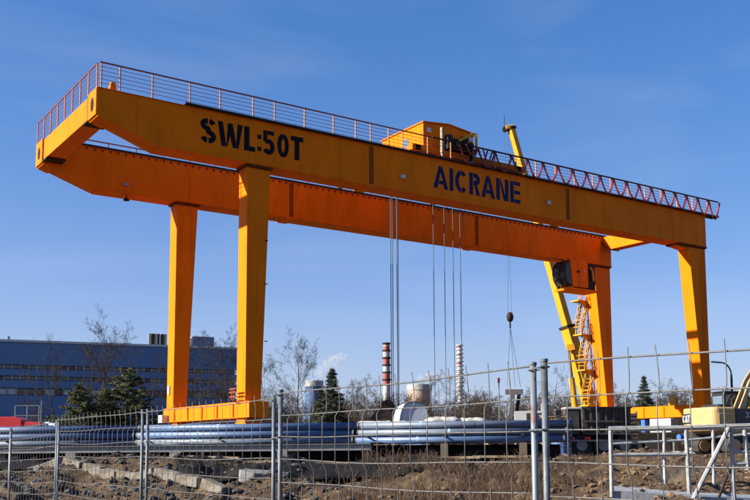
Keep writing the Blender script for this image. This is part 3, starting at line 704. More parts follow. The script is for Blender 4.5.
# concrete slab pieces in the middle of the bank
def slab(px, v, L, Wd, Hh, ang, lb, mt='concrete_dark', tilt=.0, sink=.25):
    g = g_at(px, v); b = MB(); n = 9
    top = []; bot = []
    for i in range(n):
        a = i / n * 2 * math.pi; c_, s_ = math.cos(a), math.sin(a)
        k = 1 / max(abs(c_), abs(s_)); top.append((c_ * k * L / 2 * R.uniform(.9, 1.05), s_ * k * Wd / 2 * R.uniform(.85, 1.05)))
    b.prism(top, 'z', 0, Hh); o = b.build('concrete_block', M[mt], bevel=.03)
    o.location = (g.x, g.y, g.z - sink); o.rotation_euler = (tilt, tilt * .6, rot + ang); tag(o, lb, 'concrete slab')
def sheet(px0, px1, v0, v1, lb, seed):  # its black colour also stands for the shade at the stack's foot
    """black plastic sheeting over the bank, also put in to stand for shade there"""
    nx, ny = 70, 16; vs = []; fs = []; b = MB()
    for j in range(ny):
        for i in range(nx):
            px = px0 + (px1 - px0) * i / (nx - 1); w = noise.noise(Vector((px * .02, seed, j * .1)))
            v = v0 + (v1 - v0) * j / (ny - 1) + (.55 * w if j == 0 else .3 * w)
            u = (px - 375) / 955 * v; x, y = uv(u, v); P = Vector((u, v, seed))
            z = max(terrain(u, v), ground_base(u, v) - .02) + .035 + .05 * abs(noise.noise(P * 1.1)) + .035 * noise.noise(P * 3) + .05 * max(0, noise.noise(Vector((u * 2.2, v * .25, seed))))
            vs.append((x, y, z))
    for j in range(ny - 1):
        for i in range(nx - 1): fs.append((j * nx + i, j * nx + i + 1, (j + 1) * nx + i + 1, (j + 1) * nx + i))
    o = b.add(vs, fs).build('plastic_shade_sheet', M['sheeting'], smooth=True); tag(o, lb, 'plastic sheet')
    md = o.modifiers.new('thick', 'SOLIDIFY'); md.thickness = .012
sheet(175, 470, 26.2, 31.2, 'black plastic sheeting on the bank, also standing for shade below the middle pipes', 3.7)
sheet(-60, 165, 27.9, 31.8, 'added black sheet standing for shade under the left end of the pipe stack', 8.1)  # added to make the ground under the stack dark
slab(262, 26.4, 1.3, .9, .4, .5, 'grey slab in the rubble behind the post pair', mt='concrete', sink=.2, tilt=.12)

# soil clods and rubble: uncountable
def clods(name, spots, matl, label):
    b = MB(); ph = (1 + 5 ** .5) / 2
    iv = [Vector(q).normalized() for q in ((-1, ph, 0), (1, ph, 0), (-1, -ph, 0), (1, -ph, 0), (0, -1, ph), (0, 1, ph), (0, -1, -ph), (0, 1, -ph), (ph, 0, -1), (ph, 0, 1), (-ph, 0, -1), (-ph, 0, 1))]
    fi = [(0, 11, 5), (0, 5, 1), (0, 1, 7), (0, 7, 10), (0, 10, 11), (1, 5, 9), (5, 11, 4), (11, 10, 2), (10, 7, 6), (7, 1, 8), (3, 9, 4), (3, 4, 2), (3, 2, 6), (3, 6, 8), (3, 8, 9), (4, 9, 5), (2, 4, 11), (6, 2, 10), (8, 6, 7), (9, 8, 1)]
    for u, v, r in spots:
        x, y = uv(u, v); z = terrain(u, v); q = Matrix.Rotation(R.uniform(0, 6), 3, Vector((R.random(), R.random(), .3)).normalized())
        sx, sy, sz = R.uniform(.7, 1.4), R.uniform(.6, 1.2), R.uniform(.4, .8)
        b.add([(x + w.x * r * sx, y + w.y * r * sy, z + w.z * r * sz + r * .1) for w in [q @ (k * R.uniform(.75, 1.2)) for k in iv]], fi)
    o = b.build(name, matl); o['kind'] = 'stuff'; o['label'] = label; o['category'] = name.replace('_', ' '); return o
sp = []
for k in range(3000):
    v = R.uniform(15, 31); u = R.uniform(2, .42 * v); sp.append((u, v, .02 + .10 * R.random() ** 3.5))
for k in range(1500):
    v = R.uniform(23, 30); u = R.uniform(-.42 * v, 3); sp.append((u, v, .02 + .09 * R.random() ** 3.5))
clods('soil_clods', sp, M['stone'], 'loose brown soil clods scattered over the bank')
sp = []
for k in range(2000):
    v = R.uniform(22.0, 29.3); u = R.uniform(-.43 * v, -.04 * v); sp.append((u, v, .02 + .13 * R.random() ** 3))
clods('rubble_stones', sp, M['rubble'], 'grey stones and rubble covering the left part of the bank')
# dry weeds on the middle of the bank
def weeds(name, spots, matl, label, hmin, hmax):
    b = MB()
    for u, v in spots:
        x, y = uv(u, v); z = terrain(u, v) - .02
        for s_ in range(R.randint(3, 7)):
            a = R.uniform(0, 6.28); ln = R.uniform(hmin, hmax); sp_ = R.uniform(.1, .55)
            p0 = Vector((x + R.uniform(-.06, .06), y + R.uniform(-.06, .06), z)); d = Vector((math.cos(a) * sp_, math.sin(a) * sp_, 1))
            p1 = p0 + d * ln * .6; p2 = p1 + (d + Vector((math.cos(a) * .5, math.sin(a) * .5, -.25))) * ln * .4
            w = H_RT * R.uniform(.004, .009)
            b.add([p0 - w, p0 + w, p1 + w * .8, p1 - w * .8, p2], [(0, 1, 2, 3), (3, 2, 4)])
            if R.random() < .5:
                c = p1.lerp(p2, .5); e = c + Vector((R.uniform(-.1, .1), R.uniform(-.1, .1), R.uniform(.02, .12)))
                b.add([c - w * .6, c + w * .6, e], [(0, 1, 2)])
    o = b.build(name, matl); o['kind'] = 'stuff'; o['label'] = label; o['category'] = 'weeds'; return o
sp = []
for k in range(950):
    v = R.uniform(22.5, 28.2); px = R.gauss(470, 60)
    if noise.noise(Vector((px * .03, v * .5, 3))) > -.1: sp.append(((px - 375) / 955 * v, v))
weeds('dry_weeds', sp, M['dry'], 'tangle of dry brown weeds on the bank below the pipes', .18, .60)
sp = [(R.uniform(-10, 10), R.uniform(24, 29.5)) for k in range(350)]
weeds('dry_grass', sp, M['dry'], 'sparse dry grass along the bank', .08, .25)

# ------------------------------------------------------------------ behind the stack: wrapped goods, heap, shelter, generator, pallets
def wrapped(px, py, v, L, hgt, lb):
    p = at(px, py, v); g = gz(p.x, p.y); b = MB(); n = 14; rings = 13; vs = []; fs = []
    for i in range(rings):
        t = i / (rings - 1); e = min(1, 4 * min(t, 1 - t) + .35)
        for j in range(n):
            a = 2 * math.pi * j / n; rr = (1 + .45 * noise.noise(Vector((px + i * .9, j * .8, 0))))
            vs.append(((t - .5) * L, math.cos(a) * .34 * e * rr, hgt - .24 + math.sin(a) * .17 * e * rr))
    for i in range(rings - 1):
        for j in range(n): fs.append((i * n + j, i * n + (j + 1) % n, (i + 1) * n + (j + 1) % n, (i + 1) * n + j))
    fs += [tuple(range(n)), tuple((rings - 1) * n + j for j in range(n))]
    th = thing('wrapped_bundle', lb, 'bundle', (p.x, p.y, g), 'white wrapped bundles behind the pipes', rotz=rot + R.uniform(-.08, .08))
    b.add(vs, fs).build('wrapping', M['wrap'], th, smooth=True)
    for dx in (-L * .3, L * .3): MB().box(dx - .08, -.36, -.04, dx + .08, .36, hgt - .46).build('trestle', M['timber'], th)
wrapped(375, 415, 39, 1.7, 1.62, 'white wrapped bundle left of the white shelter')
wrapped(412, 415, 38, 2.1, 1.70, 'long white wrapped bundle in front of the white shelter')
wrapped(443, 413, 39, 1.5, 1.78, 'white wrapped bundle just right of the white shelter')
wrapped(472, 414, 40, 1.3, 1.72, 'rightmost white wrapped bundle, below the far striped chimney')
# soil heap
def heap(px, v, r, h, lb):
    g = g_at(px, v); n, m_ = 22, 10; b = MB(); vs = []; fs = []
    for i in range(m_):
        t = i / (m_ - 1)
        for j in range(n):
            a = 2 * math.pi * j / n; q = 1 + .25 * noise.noise(Vector((math.cos(a) * 1.7, math.sin(a) * 1.7, px + t * 2)))
            vs.append((g.x + math.cos(a) * r * (1 - t) * q, g.y + math.sin(a) * r * (1 - t) * q, g.z - .1 + h * (1 - (1 - t) ** 1.7) * (1 + .12 * noise.noise(Vector((a, t * 3, px))))))
    for i in range(m_ - 1):
        for j in range(n): fs.append((i * n + j, i * n + (j + 1) % n, (i + 1) * n + (j + 1) % n, (i + 1) * n + j))
    b.add(vs, fs); o = b.build('soil_heap', M['ground'], smooth=True); tag(o, lb, 'soil heap')
heap(386, 52, 1.7, 3.0, 'brown soil heap left of the white arched shelter')
# arched white shelter
p = g_at(411, 50)
th = thing('arched_shelter', 'white arched tarpaulin shelter behind the blue pipes', 'shelter', p, rotz=-YAW + .12)
arcp = [(.82 * math.copysign(abs(math.cos(math.pi * k / 14)) ** .6, math.cos(math.pi * k / 14)), 2.75 * math.sin(math.pi * k / 14) ** .6) for k in range(15)]
cv = MB(); nA = len(arcp)
vs = [(x, y, z) for y in (-1.2, 1.2) for x, z in arcp]
cv.add(vs, [(i, i + 1, nA + i + 1, nA + i) for i in range(nA - 1)] + [tuple(range(nA)), tuple(2 * nA - 1 - i for i in range(nA))])
cv.build('cover', M['tarp'], th)
for y in (-1.22, 1.22): MB().tube([(x * 1.01, y, z * 1.005) for x, z in arcp], .04, 6).build('hoop', M['galv'], th)
MB().box(-.40, -1.235, 0, .35, -1.205, 1.7).build('door_flap', M['lightblue'], th)
# generator
p = g_at(525, 45)
th = thing('generator_cabinet', 'light grey box-shaped generator left of the fence post pair', 'generator', p, rotz=-YAW - .25)
MB().box(-.42, -.5, .35, 1.0, .6, 2.1).build('casing', M['grey_box'], th, bevel=.03)
MB().box(.15, -.52, .5, .98, -.502, 2.0).build('louvre_panel', M['dark_steel'], th)
for k in range(8): MB().box(.2, -.545, .58 + k * .17, .93, -.522, .64 + k * .17).build('louvre', M['dark_steel'], th)
MB().box(-.45, -.55, -.05, 1.03, .65, .348).build('skid', M['dark_steel'], th)
MB().tube([(.8, .3, 2.1), (.8, .3, 2.45), (.95, .3, 2.55)], .06, 8).build('exhaust', M['steel'], th)
# pallets
pal = thing('pallet', 'x', 'pallet', (0, 0, 0), 'wooden pallets in two stacks', rotz=0)
for x in (-.5, 0, .5): MB().box(x - .05, -.4, 0.02, x + .05, .4, .10).build('bearer', M['pale_timber'], pal)
for y in (-.34, -.17, 0, .17, .34): MB().box(-.6, y - .06, .10, .6, y + .06, .125).build('deck_board', M['pale_timber'], pal)
for y in (-.34, 0, .34): MB().box(-.6, y - .05, 0, .6, y + .05, .02).build('base_board', M['pale_timber'], pal)
first = True
for (px, v, n, lb) in ((556, 44, 15, 'stack by the post pair'), (497, 44, 9, 'low stack by the generator')):
    g = g_at(px, v)
    for k in range(n):
        o = pal if first else copy_tree(pal); first = False
        o.location = (g.x + R.uniform(-.04, .04), g.y + R.uniform(-.04, .04), g.z - .02 + k * .126); o.rotation_euler = (0, 0, -YAW + R.uniform(-.06, .06) + .2)
        pos = 'bottom' if k == 0 else 'top' if k == n - 1 else 'in the middle'
        o['label'] = 'pale wooden pallet %s of the %s' % ({'bottom': 'at the bottom', 'top': 'on top'}.get(pos, pos), lb)
# marker pole with a guy wire
g = g_at(500, 47)
th = thing('marker_pole', 'thin pole with a red tip among the pallets', 'pole', g)
MB().tube([g - Vector((0, 0, .1)), g + Vector((0, 0, 3.6))], .03, 6).build('pole', M['steel'], th)
MB().tube([g + Vector((0, 0, 3.604)), g + Vector((0, 0, 3.85))], .06, 6).build('red_tip', M['tail_red'], th)

# ------------------------------------------------------------------ telescopic truck crane behind the gantry
VB = 76
ba, bt_ = at(589, 402, VB), at(511, 128, VB)
base = Vector((ba.x, ba.y, gz(ba.x, ba.y)))
tc = thing('truck_crane', 'yellow telescopic truck crane with its boom raised behind the gantry', 'truck crane', base)
bd = (bt_ - ba).normalized(); bl = (bt_ - ba).length
side = (H_RT * .5 - H_FW * .87).normalized(); side = (side - bd * side.dot(bd)).normalized()
for k, (t0, t1, w, nm) in enumerate(((-.06, .27, .80, 'boom_base_section'), (.20, .55, .56, 'boom_section'), (.48, .80, .50, 'boom_section'), (.74, 1.0, .44, 'boom_section'))):
    s = MB().beam(ba + bd * bl * t0, ba + bd * bl * t1, w, w * 1.15, side).build(nm, M['truck_yellow'], tc, bevel=.04)
    MB().beam(ba + bd * (bl * t1 - .16), ba + bd * (bl * t1 + .06), w + .14, w * 1.15 + .14, side).build('section_collar', M['dark_steel'], s)
hd = MB(); nrm = bd.cross(side).normalized()
lft = -H_RT
tipc = ba + bd * (bl + .15)
hd.beam(tipc - lft * .25, tipc + lft * .42 - Vector((0, 0, .16)), .42, .30)
hd.build('boom_head', M['truck_yellow'], tc, bevel=.05)
for o_ in (0, .45): MB().tube([tipc + lft * o_ - Vector((0, 0, .25)) - H_FW * .12, tipc + lft * o_ - Vector((0, 0, .25)) + H_FW * .12], .22, 14).build('sheave', M['dark_steel'], tc)
MB().tube([tipc + lft * .5, tipc + lft * .5 + Vector((0, 0, .9))], .03, 5).build('anemometer', M['dark_steel'], tc)
cl0, cl1 = at(568, 348, VB - .6), at(575, 408, VB - .6)
MB().tube([cl0, cl0.lerp(cl1, .55)], .14, 10).build('lift_ram', M['steel'], tc)
MB().tube([cl0.lerp(cl1, .5), cl1], .24, 12).build('lift_cylinder', M['truck_yellow'], tc)
MB().beam(cl0 - side * .1, cl0 + H_RT * .5 + Vector((0, 0, .1)), .5, .5).build('ram_lug', M['truck_yellow'], tc)
hx = H_RT; hy = H_FW
def obox(c, a, b_, z0, z1):
    c = Vector((c.x, c.y, 0)); q = [c + hx * sx * a + hy * sy * b_ for sx, sy in ((-1, -1), (1, -1), (1, 1), (-1, 1))]
    return MB().hexa([(p.x, p.y, z0) for p in q], [(p.x, p.y, z1) for p in q])
obox(base + hx * .8, 2.0, 1.2, base.z + 1.75, base.z + 3.3).build('turret', M['truck_yellow'], tc, bevel=.1)
obox(base + hx * 1.5, 5.2, 1.25, base.z + .85, base.z + 1.5).build('carrier', M['dark_steel'], tc, bevel=.05)
obox(base - hx * 2.9, .9, 1.2, base.z + 1.52, base.z + 2.9).build('driver_cab', M['truck_yellow'], tc, bevel=.1)
for dx in (-3.0, -1.6, 1.8, 3.2, 4.6):
    for sy in (-1, 1):
        c = base + hx * dx + hy * sy * 1.1 + Vector((0, 0, .52)); MB().tube([c - hy * .16, c + hy * .16], .55, 18).build('wheel', M['tyre'], tc)
for dx in (-.2, 5.8):
    for sy in (-1, 1):
        c = base + hx * dx + hy * sy * 2.7
        MB().beam(c - hy * sy * 1.6 + Vector((0, 0, 1.0)), c + Vector((0, 0, 1.0)), .25, .25).build('outrigger_beam', M['dark_steel'], tc)
        MB().tube([c + Vector((0, 0, .0)), c + Vector((0, 0, 1.0))], .09, 8).build('outrigger_leg', M['steel'], tc)
# hook, ropes and the load clamp
hp = at(510, 317, VB)
for dx in (-.16, .16): MB().tube([tipc + lft * (.35 + dx) - Vector((0, 0, .4)), hp + H_RT * dx + Vector((0, 0, .2))], .018, 4).build('hoist_rope', M['rope'], tc)
hb = thing('hook_block', 'small dark hook block hanging from the truck crane boom', 'hook block', hp)
o = MB().lathe(hp, [(.02, .42), (.22, .3), (.30, .0), (.22, -.3), (.05, -.42)], 12).build('sheave_case', M['dark_steel'], hb, smooth=True)
MB().tube([hp + Vector((0, 0, -.4)), hp + Vector((0, 0, -.9))], .07, 8).build('hook', M['dark_steel'], hb)
lp = at(514, 392, VB)
th = thing('lifting_clamp', 'grey lifting clamp slung on chains from the truck crane hook', 'lifting clamp', Vector((lp.x, lp.y, gz(lp.x, lp.y))))
for dx, dy in ((-.75, 0), (.2, .3), (.75, 0)):
    MB().tube([hp + Vector((0, 0, -.85)), lp + H_RT * dx * .7 + H_FW * dy + Vector((0, 0, .4))], .022, 4).build('sling', M['rope'], th)
c = MB(); c.beam(lp - H_RT * .7, lp + H_RT * .7, .35, .4); c.build('cross_beam', M['steel'], th)
MB().beam(lp - H_RT * .1 - Vector((0, 0, .2)), lp - H_RT * .35 - Vector((0, 0, 1.9)), .3, .5, H_FW).build('jaw', M['steel'], th)
MB().beam(lp + H_RT * .4 - Vector((0, 0, .2)), lp + H_RT * .15 - Vector((0, 0, 1.9)), .25, .3, H_FW).build('jaw', M['dark_steel'], th)

# ------------------------------------------------------------------ dark tipper trailer right of the posts
def wheel_set(root, pts, r, w, axis='y'):
    for x, y in pts:
        t = MB().tube([(x, y - w / 2, r), (x, y + w / 2, r)], r, 20).build('wheel', M['tyre'], root)
        MB().tube([(x, y - w / 2 - .015, r), (x, y + w / 2 + .015, r)], r * .55, 12).build('rim', M['steel'], t)
p = g_at(598, 46)
th = thing('tipper_trailer', 'dark ribbed steel tipper trailer standing before the rear right leg', 'trailer', p, rotz=-YAW + .06)
body = MB().hexa([(-1.05, -1.2, .95), (1.2, -1.2, .95), (1.2, 1.2, .95), (-1.05, 1.2, .95)], [(-1.1, -1.25, 2.28), (1.25, -1.25, 2.28), (1.25, 1.25, 2.28), (-1.1, 1.25, 2.28)]).build('body', M['rust_steel'], th)
for k in range(7): MB().box(-1.08 + k * .36, -1.34, .97, -1.0 + k * .36, -1.255, 2.26).build('rib', M['rust_steel'], body)
for z in (.98, 1.55, 2.2): MB().box(-1.12, -1.40, z, 1.27, -1.345, z + .08).build('side_rail', M['rust_steel'], body)
MB().box(-1.85, -1.1, .95, -1.15, 1.1, 2.15).build('front_box', M['rust_steel'], th, bevel=.04)
MB().box(-1.86, -1.14, 2.155, -.95, 1.0, 2.27).build('load', M['offwhite'], th, bevel=.04)
MB().box(-1.8, -.5, .62, 1.2, .5, .94).build('chassis', M['dark_steel'], th)
wheel_set(th, [(-1.1, -1.0), (-.05, -1.0), (.95, -1.0), (-1.1, 1.0), (-.05, 1.0), (.95, 1.0)], .48, .3)
for x in (-1.55, -.95, -.8): MB().box(x - .06, -1.36, .72, x + .06, -1.3, .88).build('lamp', M['tail_red'], th)
MB().box(-1.7, -1.3, .66, 1.7, -1.2, .74).build('under_run_bar', M['steel'], th)
# rust-brown slatted crate behind it
p = g_at(627.5, 50)
th = thing('slatted_crate', 'rust brown slatted steel crate between the dark trailer and the yellow ground beam', 'crate', p, rotz=-YAW)
MB().box(-.5, -.5, .0, .42, .6, .6).build('base', M['brown_steel'], th)
for k in range(8): MB().box(-.5, -.56, .62 + k * .2, .42, -.52, .76 + k * .2).build('slat', M['brown_steel'], th)
for x in (-.5, -.04, .34): MB().box(x, -.52, .6, x + .08, -.44, 2.25).build('post', M['brown_steel'], th)
MB().box(-.45, -.4, .6, .38, .5, 2.1).build('contents', M['rust_steel'], th)
p = g_at(561, 42)
th = thing('water_tank', 'blue drum standing left of the dark trailer', 'drum', p)
MB().lathe(p, [(0, 0), (.42, .0), (.42, .45), (.44, .47), (.42, .49), (.42, 1.0), (.44, 1.02), (.42, 1.04), (.42, 1.35), (.36, 1.42), (0, 1.42)], 18).build('drum_body', M['blue_pipe'], th)
MB().lathe(p + Vector((.1, 0, 1.42)), [(.06, 0), (.06, .06), (0, .06)], 8).build('bung', M['black'], th)

# ------------------------------------------------------------------ excavator
hv = math.radians(16.5); EH = H_RT * math.cos(hv) + H_FW * math.sin(hv)
corner = at(713, 449, 40.5); ev = Vector((-EH.y, EH.x, 0))
eo = Vector((corner.x, corner.y, 0)) + EH * 2.9 * .88 + ev * 1.35 * .88
eo.z = gz(eo.x, eo.y)
ex = thing('excavator', 'yellow crawler excavator with a CAT counterweight, black side panels and dark cab', 'excavator', eo, rotz=math.atan2(EH.y, EH.x)); ex.scale = (.88,) * 3
def L_(mb, nm, mt, par=ex, bevel=0, smooth=False): return mb.build(nm, M[mt], par, bevel=bevel, smooth=smooth)
for sy in (-1, 1):
    y0, y1 = (sy * 1.5, sy * .9)
    prof = [(-1.75, .02), (1.75, .02), (2.08, .22), (2.15, .5), (2.0, .82), (1.7, .95), (-1.7, .95), (-2.0, .82), (-2.15, .5), (-2.08, .22)]
    t = L_(MB().prism(prof, 'y', min(y0, y1), max(y0, y1)), 'track', 'tyre')
    for k in range(26):
        x = -1.75 + 3.5 * (k % 13) / 12; z = -.01 if k < 13 else .945
        L_(MB().box(x - .05, min(y0, y1) - .02, z, x + .05, max(y0, y1) + .02, z + .035), 'track_pad', 'dark_steel', t)
    for x in (-1.75, 1.75): L_(MB().tube([(x, min(y0, y1) - .03, .49), (x, max(y0, y1) + .03, .49)], .3, 14), 'sprocket', 'cat_yellow', t)
    L_(MB().box(-1.4, min(y0, y1) - .025, .35, 1.4, max(y0, y1) + .025, .62), 'track_frame', 'cat_yellow', t)
L_(MB().lathe((0, 0, .8), [(0, 0), (.65, 0), (.65, .32), (0, .32)], 20), 'slew_ring', 'dark_steel')
L_(MB().box(-2.0, -1.3, 1.10, 1.9, 1.3, 1.24), 'deck', 'cat_yellow')
cwp = [(-1.5, -1.33), (-2.55, -1.33), (-2.75, -1.18), (-2.88, -.6), (-2.92, 0), (-2.88, .6), (-2.75, 1.18), (-2.55, 1.33), (-1.5, 1.33)]
cw = L_(MB().prism(cwp, 'z', 1.19, 2.36), 'counterweight', 'cat_yellow', bevel=.10)
L_(MB().box(-2.5, -1.36, 1.42, -1.7, -1.331, 2.05), 'side_recess', 'cat_yellow', cw, bevel=.03)
L_(MB().box(-2.2, -1.10, 2.37, -1.9, -.9, 2.44), 'lifting_eye', 'dark_steel', cw)
L_(MB().box(-2.2, .9, 2.37, -1.9, 1.1, 2.44), 'lifting_eye', 'dark_steel', cw)
# the CAT panel on the left part of the rear face
a_, b_ = Vector((-2.785, 1.16, 0)), Vector((-2.905, .30, 0)); dd = (b_ - a_).normalized(); nn = Vector((-abs(dd.y), 0, 0)) + Vector((0, -dd.x if dd.y < 0 else dd.x, 0)) * 0
on = Vector((dd.y, -dd.x, 0)); on = on if on.x < 0 else -on
pl = MB().hexa([(a_ + on * .03) + Vector((0, 0, 1.58)), (b_ + on * .03) + Vector((0, 0, 1.58)), (b_ - on * .06) + Vector((0, 0, 1.58)), (a_ - on * .06) + Vector((0, 0, 1.58))],
              [(a_ + on * .03) + Vector((0, 0, 2.08)), (b_ + on * .03) + Vector((0, 0, 2.08)), (b_ - on * .06) + Vector((0, 0, 2.08)), (a_ - on * .06) + Vector((0, 0, 2.08))])
lp_ = L_(pl, 'logo_panel', 'excavator_black', cw)
def on_plane(o, d, n, polys, th_=.008):
    b = MB()
    for k, q in enumerate(polys):
        f = [o + d * p[0] + Vector((0, 0, p[1])) + n * (th_ + .0005 * k) for p in q]; r_ = [o + d * p[0] + Vector((0, 0, p[1])) for p in q]
        m2 = len(q); b.add(f + r_, [tuple(range(m2)), tuple(range(2 * m2 - 1, m2 - 1, -1))] + [(i, m2 + i, m2 + (i + 1) % m2, (i + 1) % m2) for i in range(m2)])
    return b
W_ = (b_ - a_).length
for ch, x0, x1 in (('C', .07, .30), ('A', .31, .57), ('T', .58, .82)):
    x0, x1 = x0 * W_ / .87, x1 * W_ / .87
    L_(on_plane(a_ + on * .031, dd, on, [[(p[0], p[1]) for p in q] for q in text_prisms(ch, x0, x1, 1.65, 2.01, .22)]), 'letter', 'white', lp_)
tri = [[(.36 * W_ / .87, 1.65), (.44 * W_ / .87, 1.76), (.52 * W_ / .87, 1.65)]]
L_(on_plane(a_ + on * .041, dd, on, tri), 'logo_triangle', 'truck_yellow', lp_)
bs = L_(MB().box(-1.495, -1.32, 1.25, .9, -.35, 2.30), 'engine_housing', 'excavator_black', bevel=.06)
L_(MB().box(-1.495, -.345, 1.25, -.96, 1.32, 2.30), 'engine_housing', 'excavator_black', bevel=.06)
for ch, x0, x1 in (('3', -.98, -.80), ('2', -.76, -.58), ('0', -.54, -.36)):
    b = MB()
    for k, q in enumerate(text_prisms(ch, x0, x1, 1.84, 2.12, .17)): b.prism(q, 'y', -1.334 - .0005 * k, -1.322)
    L_(b, 'numeral', 'white', bs)
L_(MB().box(-2.3, -1.345, 1.5, -2.05, -1.361, 1.62), 'warning_label', 'white', cw)
L_(MB().box(-2.1, -.7, 2.37, -1.2, .6, 2.52), 'engine_hood', 'excavator_black', bevel=.06)
L_(MB().tube([(-1.3, -.8, 2.3), (-1.3, -.8, 2.85), (-1.42, -.8, 2.95)], .06, 8), 'exhaust', 'dark_steel')
cb = L_(MB().prism([(-.95, 1.25), (.83, 1.25), (.83, 2.3), (.5, 3.18), (-.95, 3.18)], 'y', .30, 1.30), 'cab', 'excavator_black', bevel=.06)
L_(MB().box(-.965, .42, 2.40, -.952, 1.18, 3.0), 'rear_window', 'sky_glass', cb)
L_(MB().prism([(-.82, 2.1), (-.07, 2.1), (-.07, 3.02), (-.82, 3.02)], 'y', .288, .298), 'side_window', 'glass', cb)
L_(MB().prism([(.03, 1.9), (.73, 2.25), (.40, 3.02), (.03, 3.02)], 'y', .288, .298), 'side_window', 'glass', cb)
L_(MB().box(-1.0, .25, 3.185, .6, 1.35, 3.24), 'cab_roof', 'excavator_black', cb)
bm_ = MB()
pth = [(-.54, 2.15), (.25, 3.75), (1.5, 5.3), (3.2, 5.9), (5.2, 5.2)]
for (x0, z0), (x1, z1) in zip(pth[:-1], pth[1:]): [bm_.beam((x0, yy, z0), (x1, yy, z1), .09, .22, Vector((0, 0, 1))) for yy in (-.30, .14)]
L_(bm_, 'boom', 'cat_yellow', bevel=.03)
for y in (-.42, .26): L_(MB().tube([(.3, y, 1.9), (1.2, y, 4.6)], .08, 8), 'boom_cylinder', 'truck_yellow')
L_(MB().beam((5.1, -.08, 5.4), (6.1, -.08, 2.4), .4, .45), 'stick', 'cat_yellow')
L_(MB().prism([(5.7, 2.4), (6.3, 2.5), (6.5, 1.9), (6.2, 1.3), (5.6, 1.25), (5.5, 1.6)], 'y', -.6, .45), 'bucket', 'dark_steel')
rl = MB()
for x in (.1, .5, .88): rl.beam((x, -1.28, 2.3), (x, -1.28, 2.75), .035, .035)
rl.beam((.1, -1.28, 2.75), (.88, -1.28, 2.75), .035, .035)
L_(rl, 'guard_rail', 'excavator_black')

# ------------------------------------------------------------------ trench footbridge with tubular guard rails
VF = 20.0
def fp(px, py, v): return at(px, py, v)
p0 = fp(610, 491, VF); p1 = fp(790, 497, VF); 
gb = thing('footbridge', 'light grey tubular guard rail frame of a trench footbridge at right', 'footbridge', Vector((p0.x, p0.y, gz(p0.x, p0.y))))
def tube_px(nm, pts, r, mt='pale_galv'):
    MB().tube([fp(*q) for q in pts], r, 8).build(nm, M[mt], gb)
N_, F_ = VF, VF + 2.2
tube_px('top_rail', [(609, 428.5, N_), (690, 427.5, N_), (790, 424, N_)], .045)
tube_px('middle_rail', [(611, 455, N_), (686, 454.5, N_)], .04)
tube_px('middle_rail', [(733, 452, N_), (790, 450, N_)], .035)
tube_px('middle_rail', [(733, 464, N_), (790, 463, N_)], .035)
for px, pb in ((610.5, 497), (686, 494), (731, 505), (744.5, 470)):
    tube_px('upright', [(px, 429.8, N_), (px + (3.5 if px > 680 else 1.5), pb, N_)], .045)
tube_px('diagonal_brace', [(729, 427.5, N_ - .08), (690, 506, N_ - .08)], .05)
tube_px('diagonal_brace', [(731, 466, N_ + .1), (716, 505, N_ + .1)], .03, 'dark_steel')
tube_px('top_rail', [(612, 430, F_), (760, 428, F_)], .04)
tube_px('middle_rail', [(612, 444, F_), (690, 440, F_), (760, 433, F_)], .03)
for px in (664, 713, 757): tube_px('upright', [(px, 430, F_), (px + 1, 486, F_)], .04)
tube_px('end_rail', [(610.5, 429, N_), (614, 430.5, F_)], .04)
dk = MB(); a0, a1, c1, c0 = fp(611, 491, N_), fp(800, 503, N_), fp(800, 497, F_), fp(614, 486, F_)
dk.hexa([a0 - Vector((0, 0, .16)), a1 - Vector((0, 0, .16)), c1 - Vector((0, 0, .16)), c0 - Vector((0, 0, .16))], [a0, a1, c1, c0])
dk.build('deck', M['pale_galv'], gb)
for q, v in ((a0, 0), (c0, 0)): MB().tube([q - Vector((0, 0, .9)), q - Vector((0, 0, .165))], .05, 8).build('foot', M['galv_post'], gb)

# ------------------------------------------------------------------ site fence: mesh panels on posts
FT = 1.55 + .515                                                       # height of the top wire
joints = [(3.35, 3.42, 0), (1.03, 5.80, 0), (1.00, 6.03, 0), (-.86, 8.68, 0), (-1.02, 9.62, 0), (-3.00, 12.62, 0), (-3.10, 12.75, 0), (-5.22, 15.80, 0), (-5.30, 15.95, -.03), (-7.05, 18.55, -.10), (-7.12, 18.7, -.10), (-9.3, 21.6, -.2)]
pname = ['nearest mesh fence panel, at the right edge', 'mesh fence panel in the middle, left of the post pair', 'mesh fence panel before the left crane legs', 'mesh fence panel before the blue pipes and pine trees', 'small far mesh fence panel before the red truck', 'farthest mesh fence panel at the left edge']
def post(root, x, y, z0, z1, r, mt):
    o = MB().tube([(x, y, z0), (x, y, z1)], r, 14).build('post', M[mt], root, smooth=False)
    o.data.polygons.foreach_set('use_smooth', [len(q.vertices) == 4 for q in o.data.polygons])
    MB().tube([(x, y, z1 + .001), (x, y, z1 + .018)], r + .004, 14).build('cap', M['galv_post'], o)
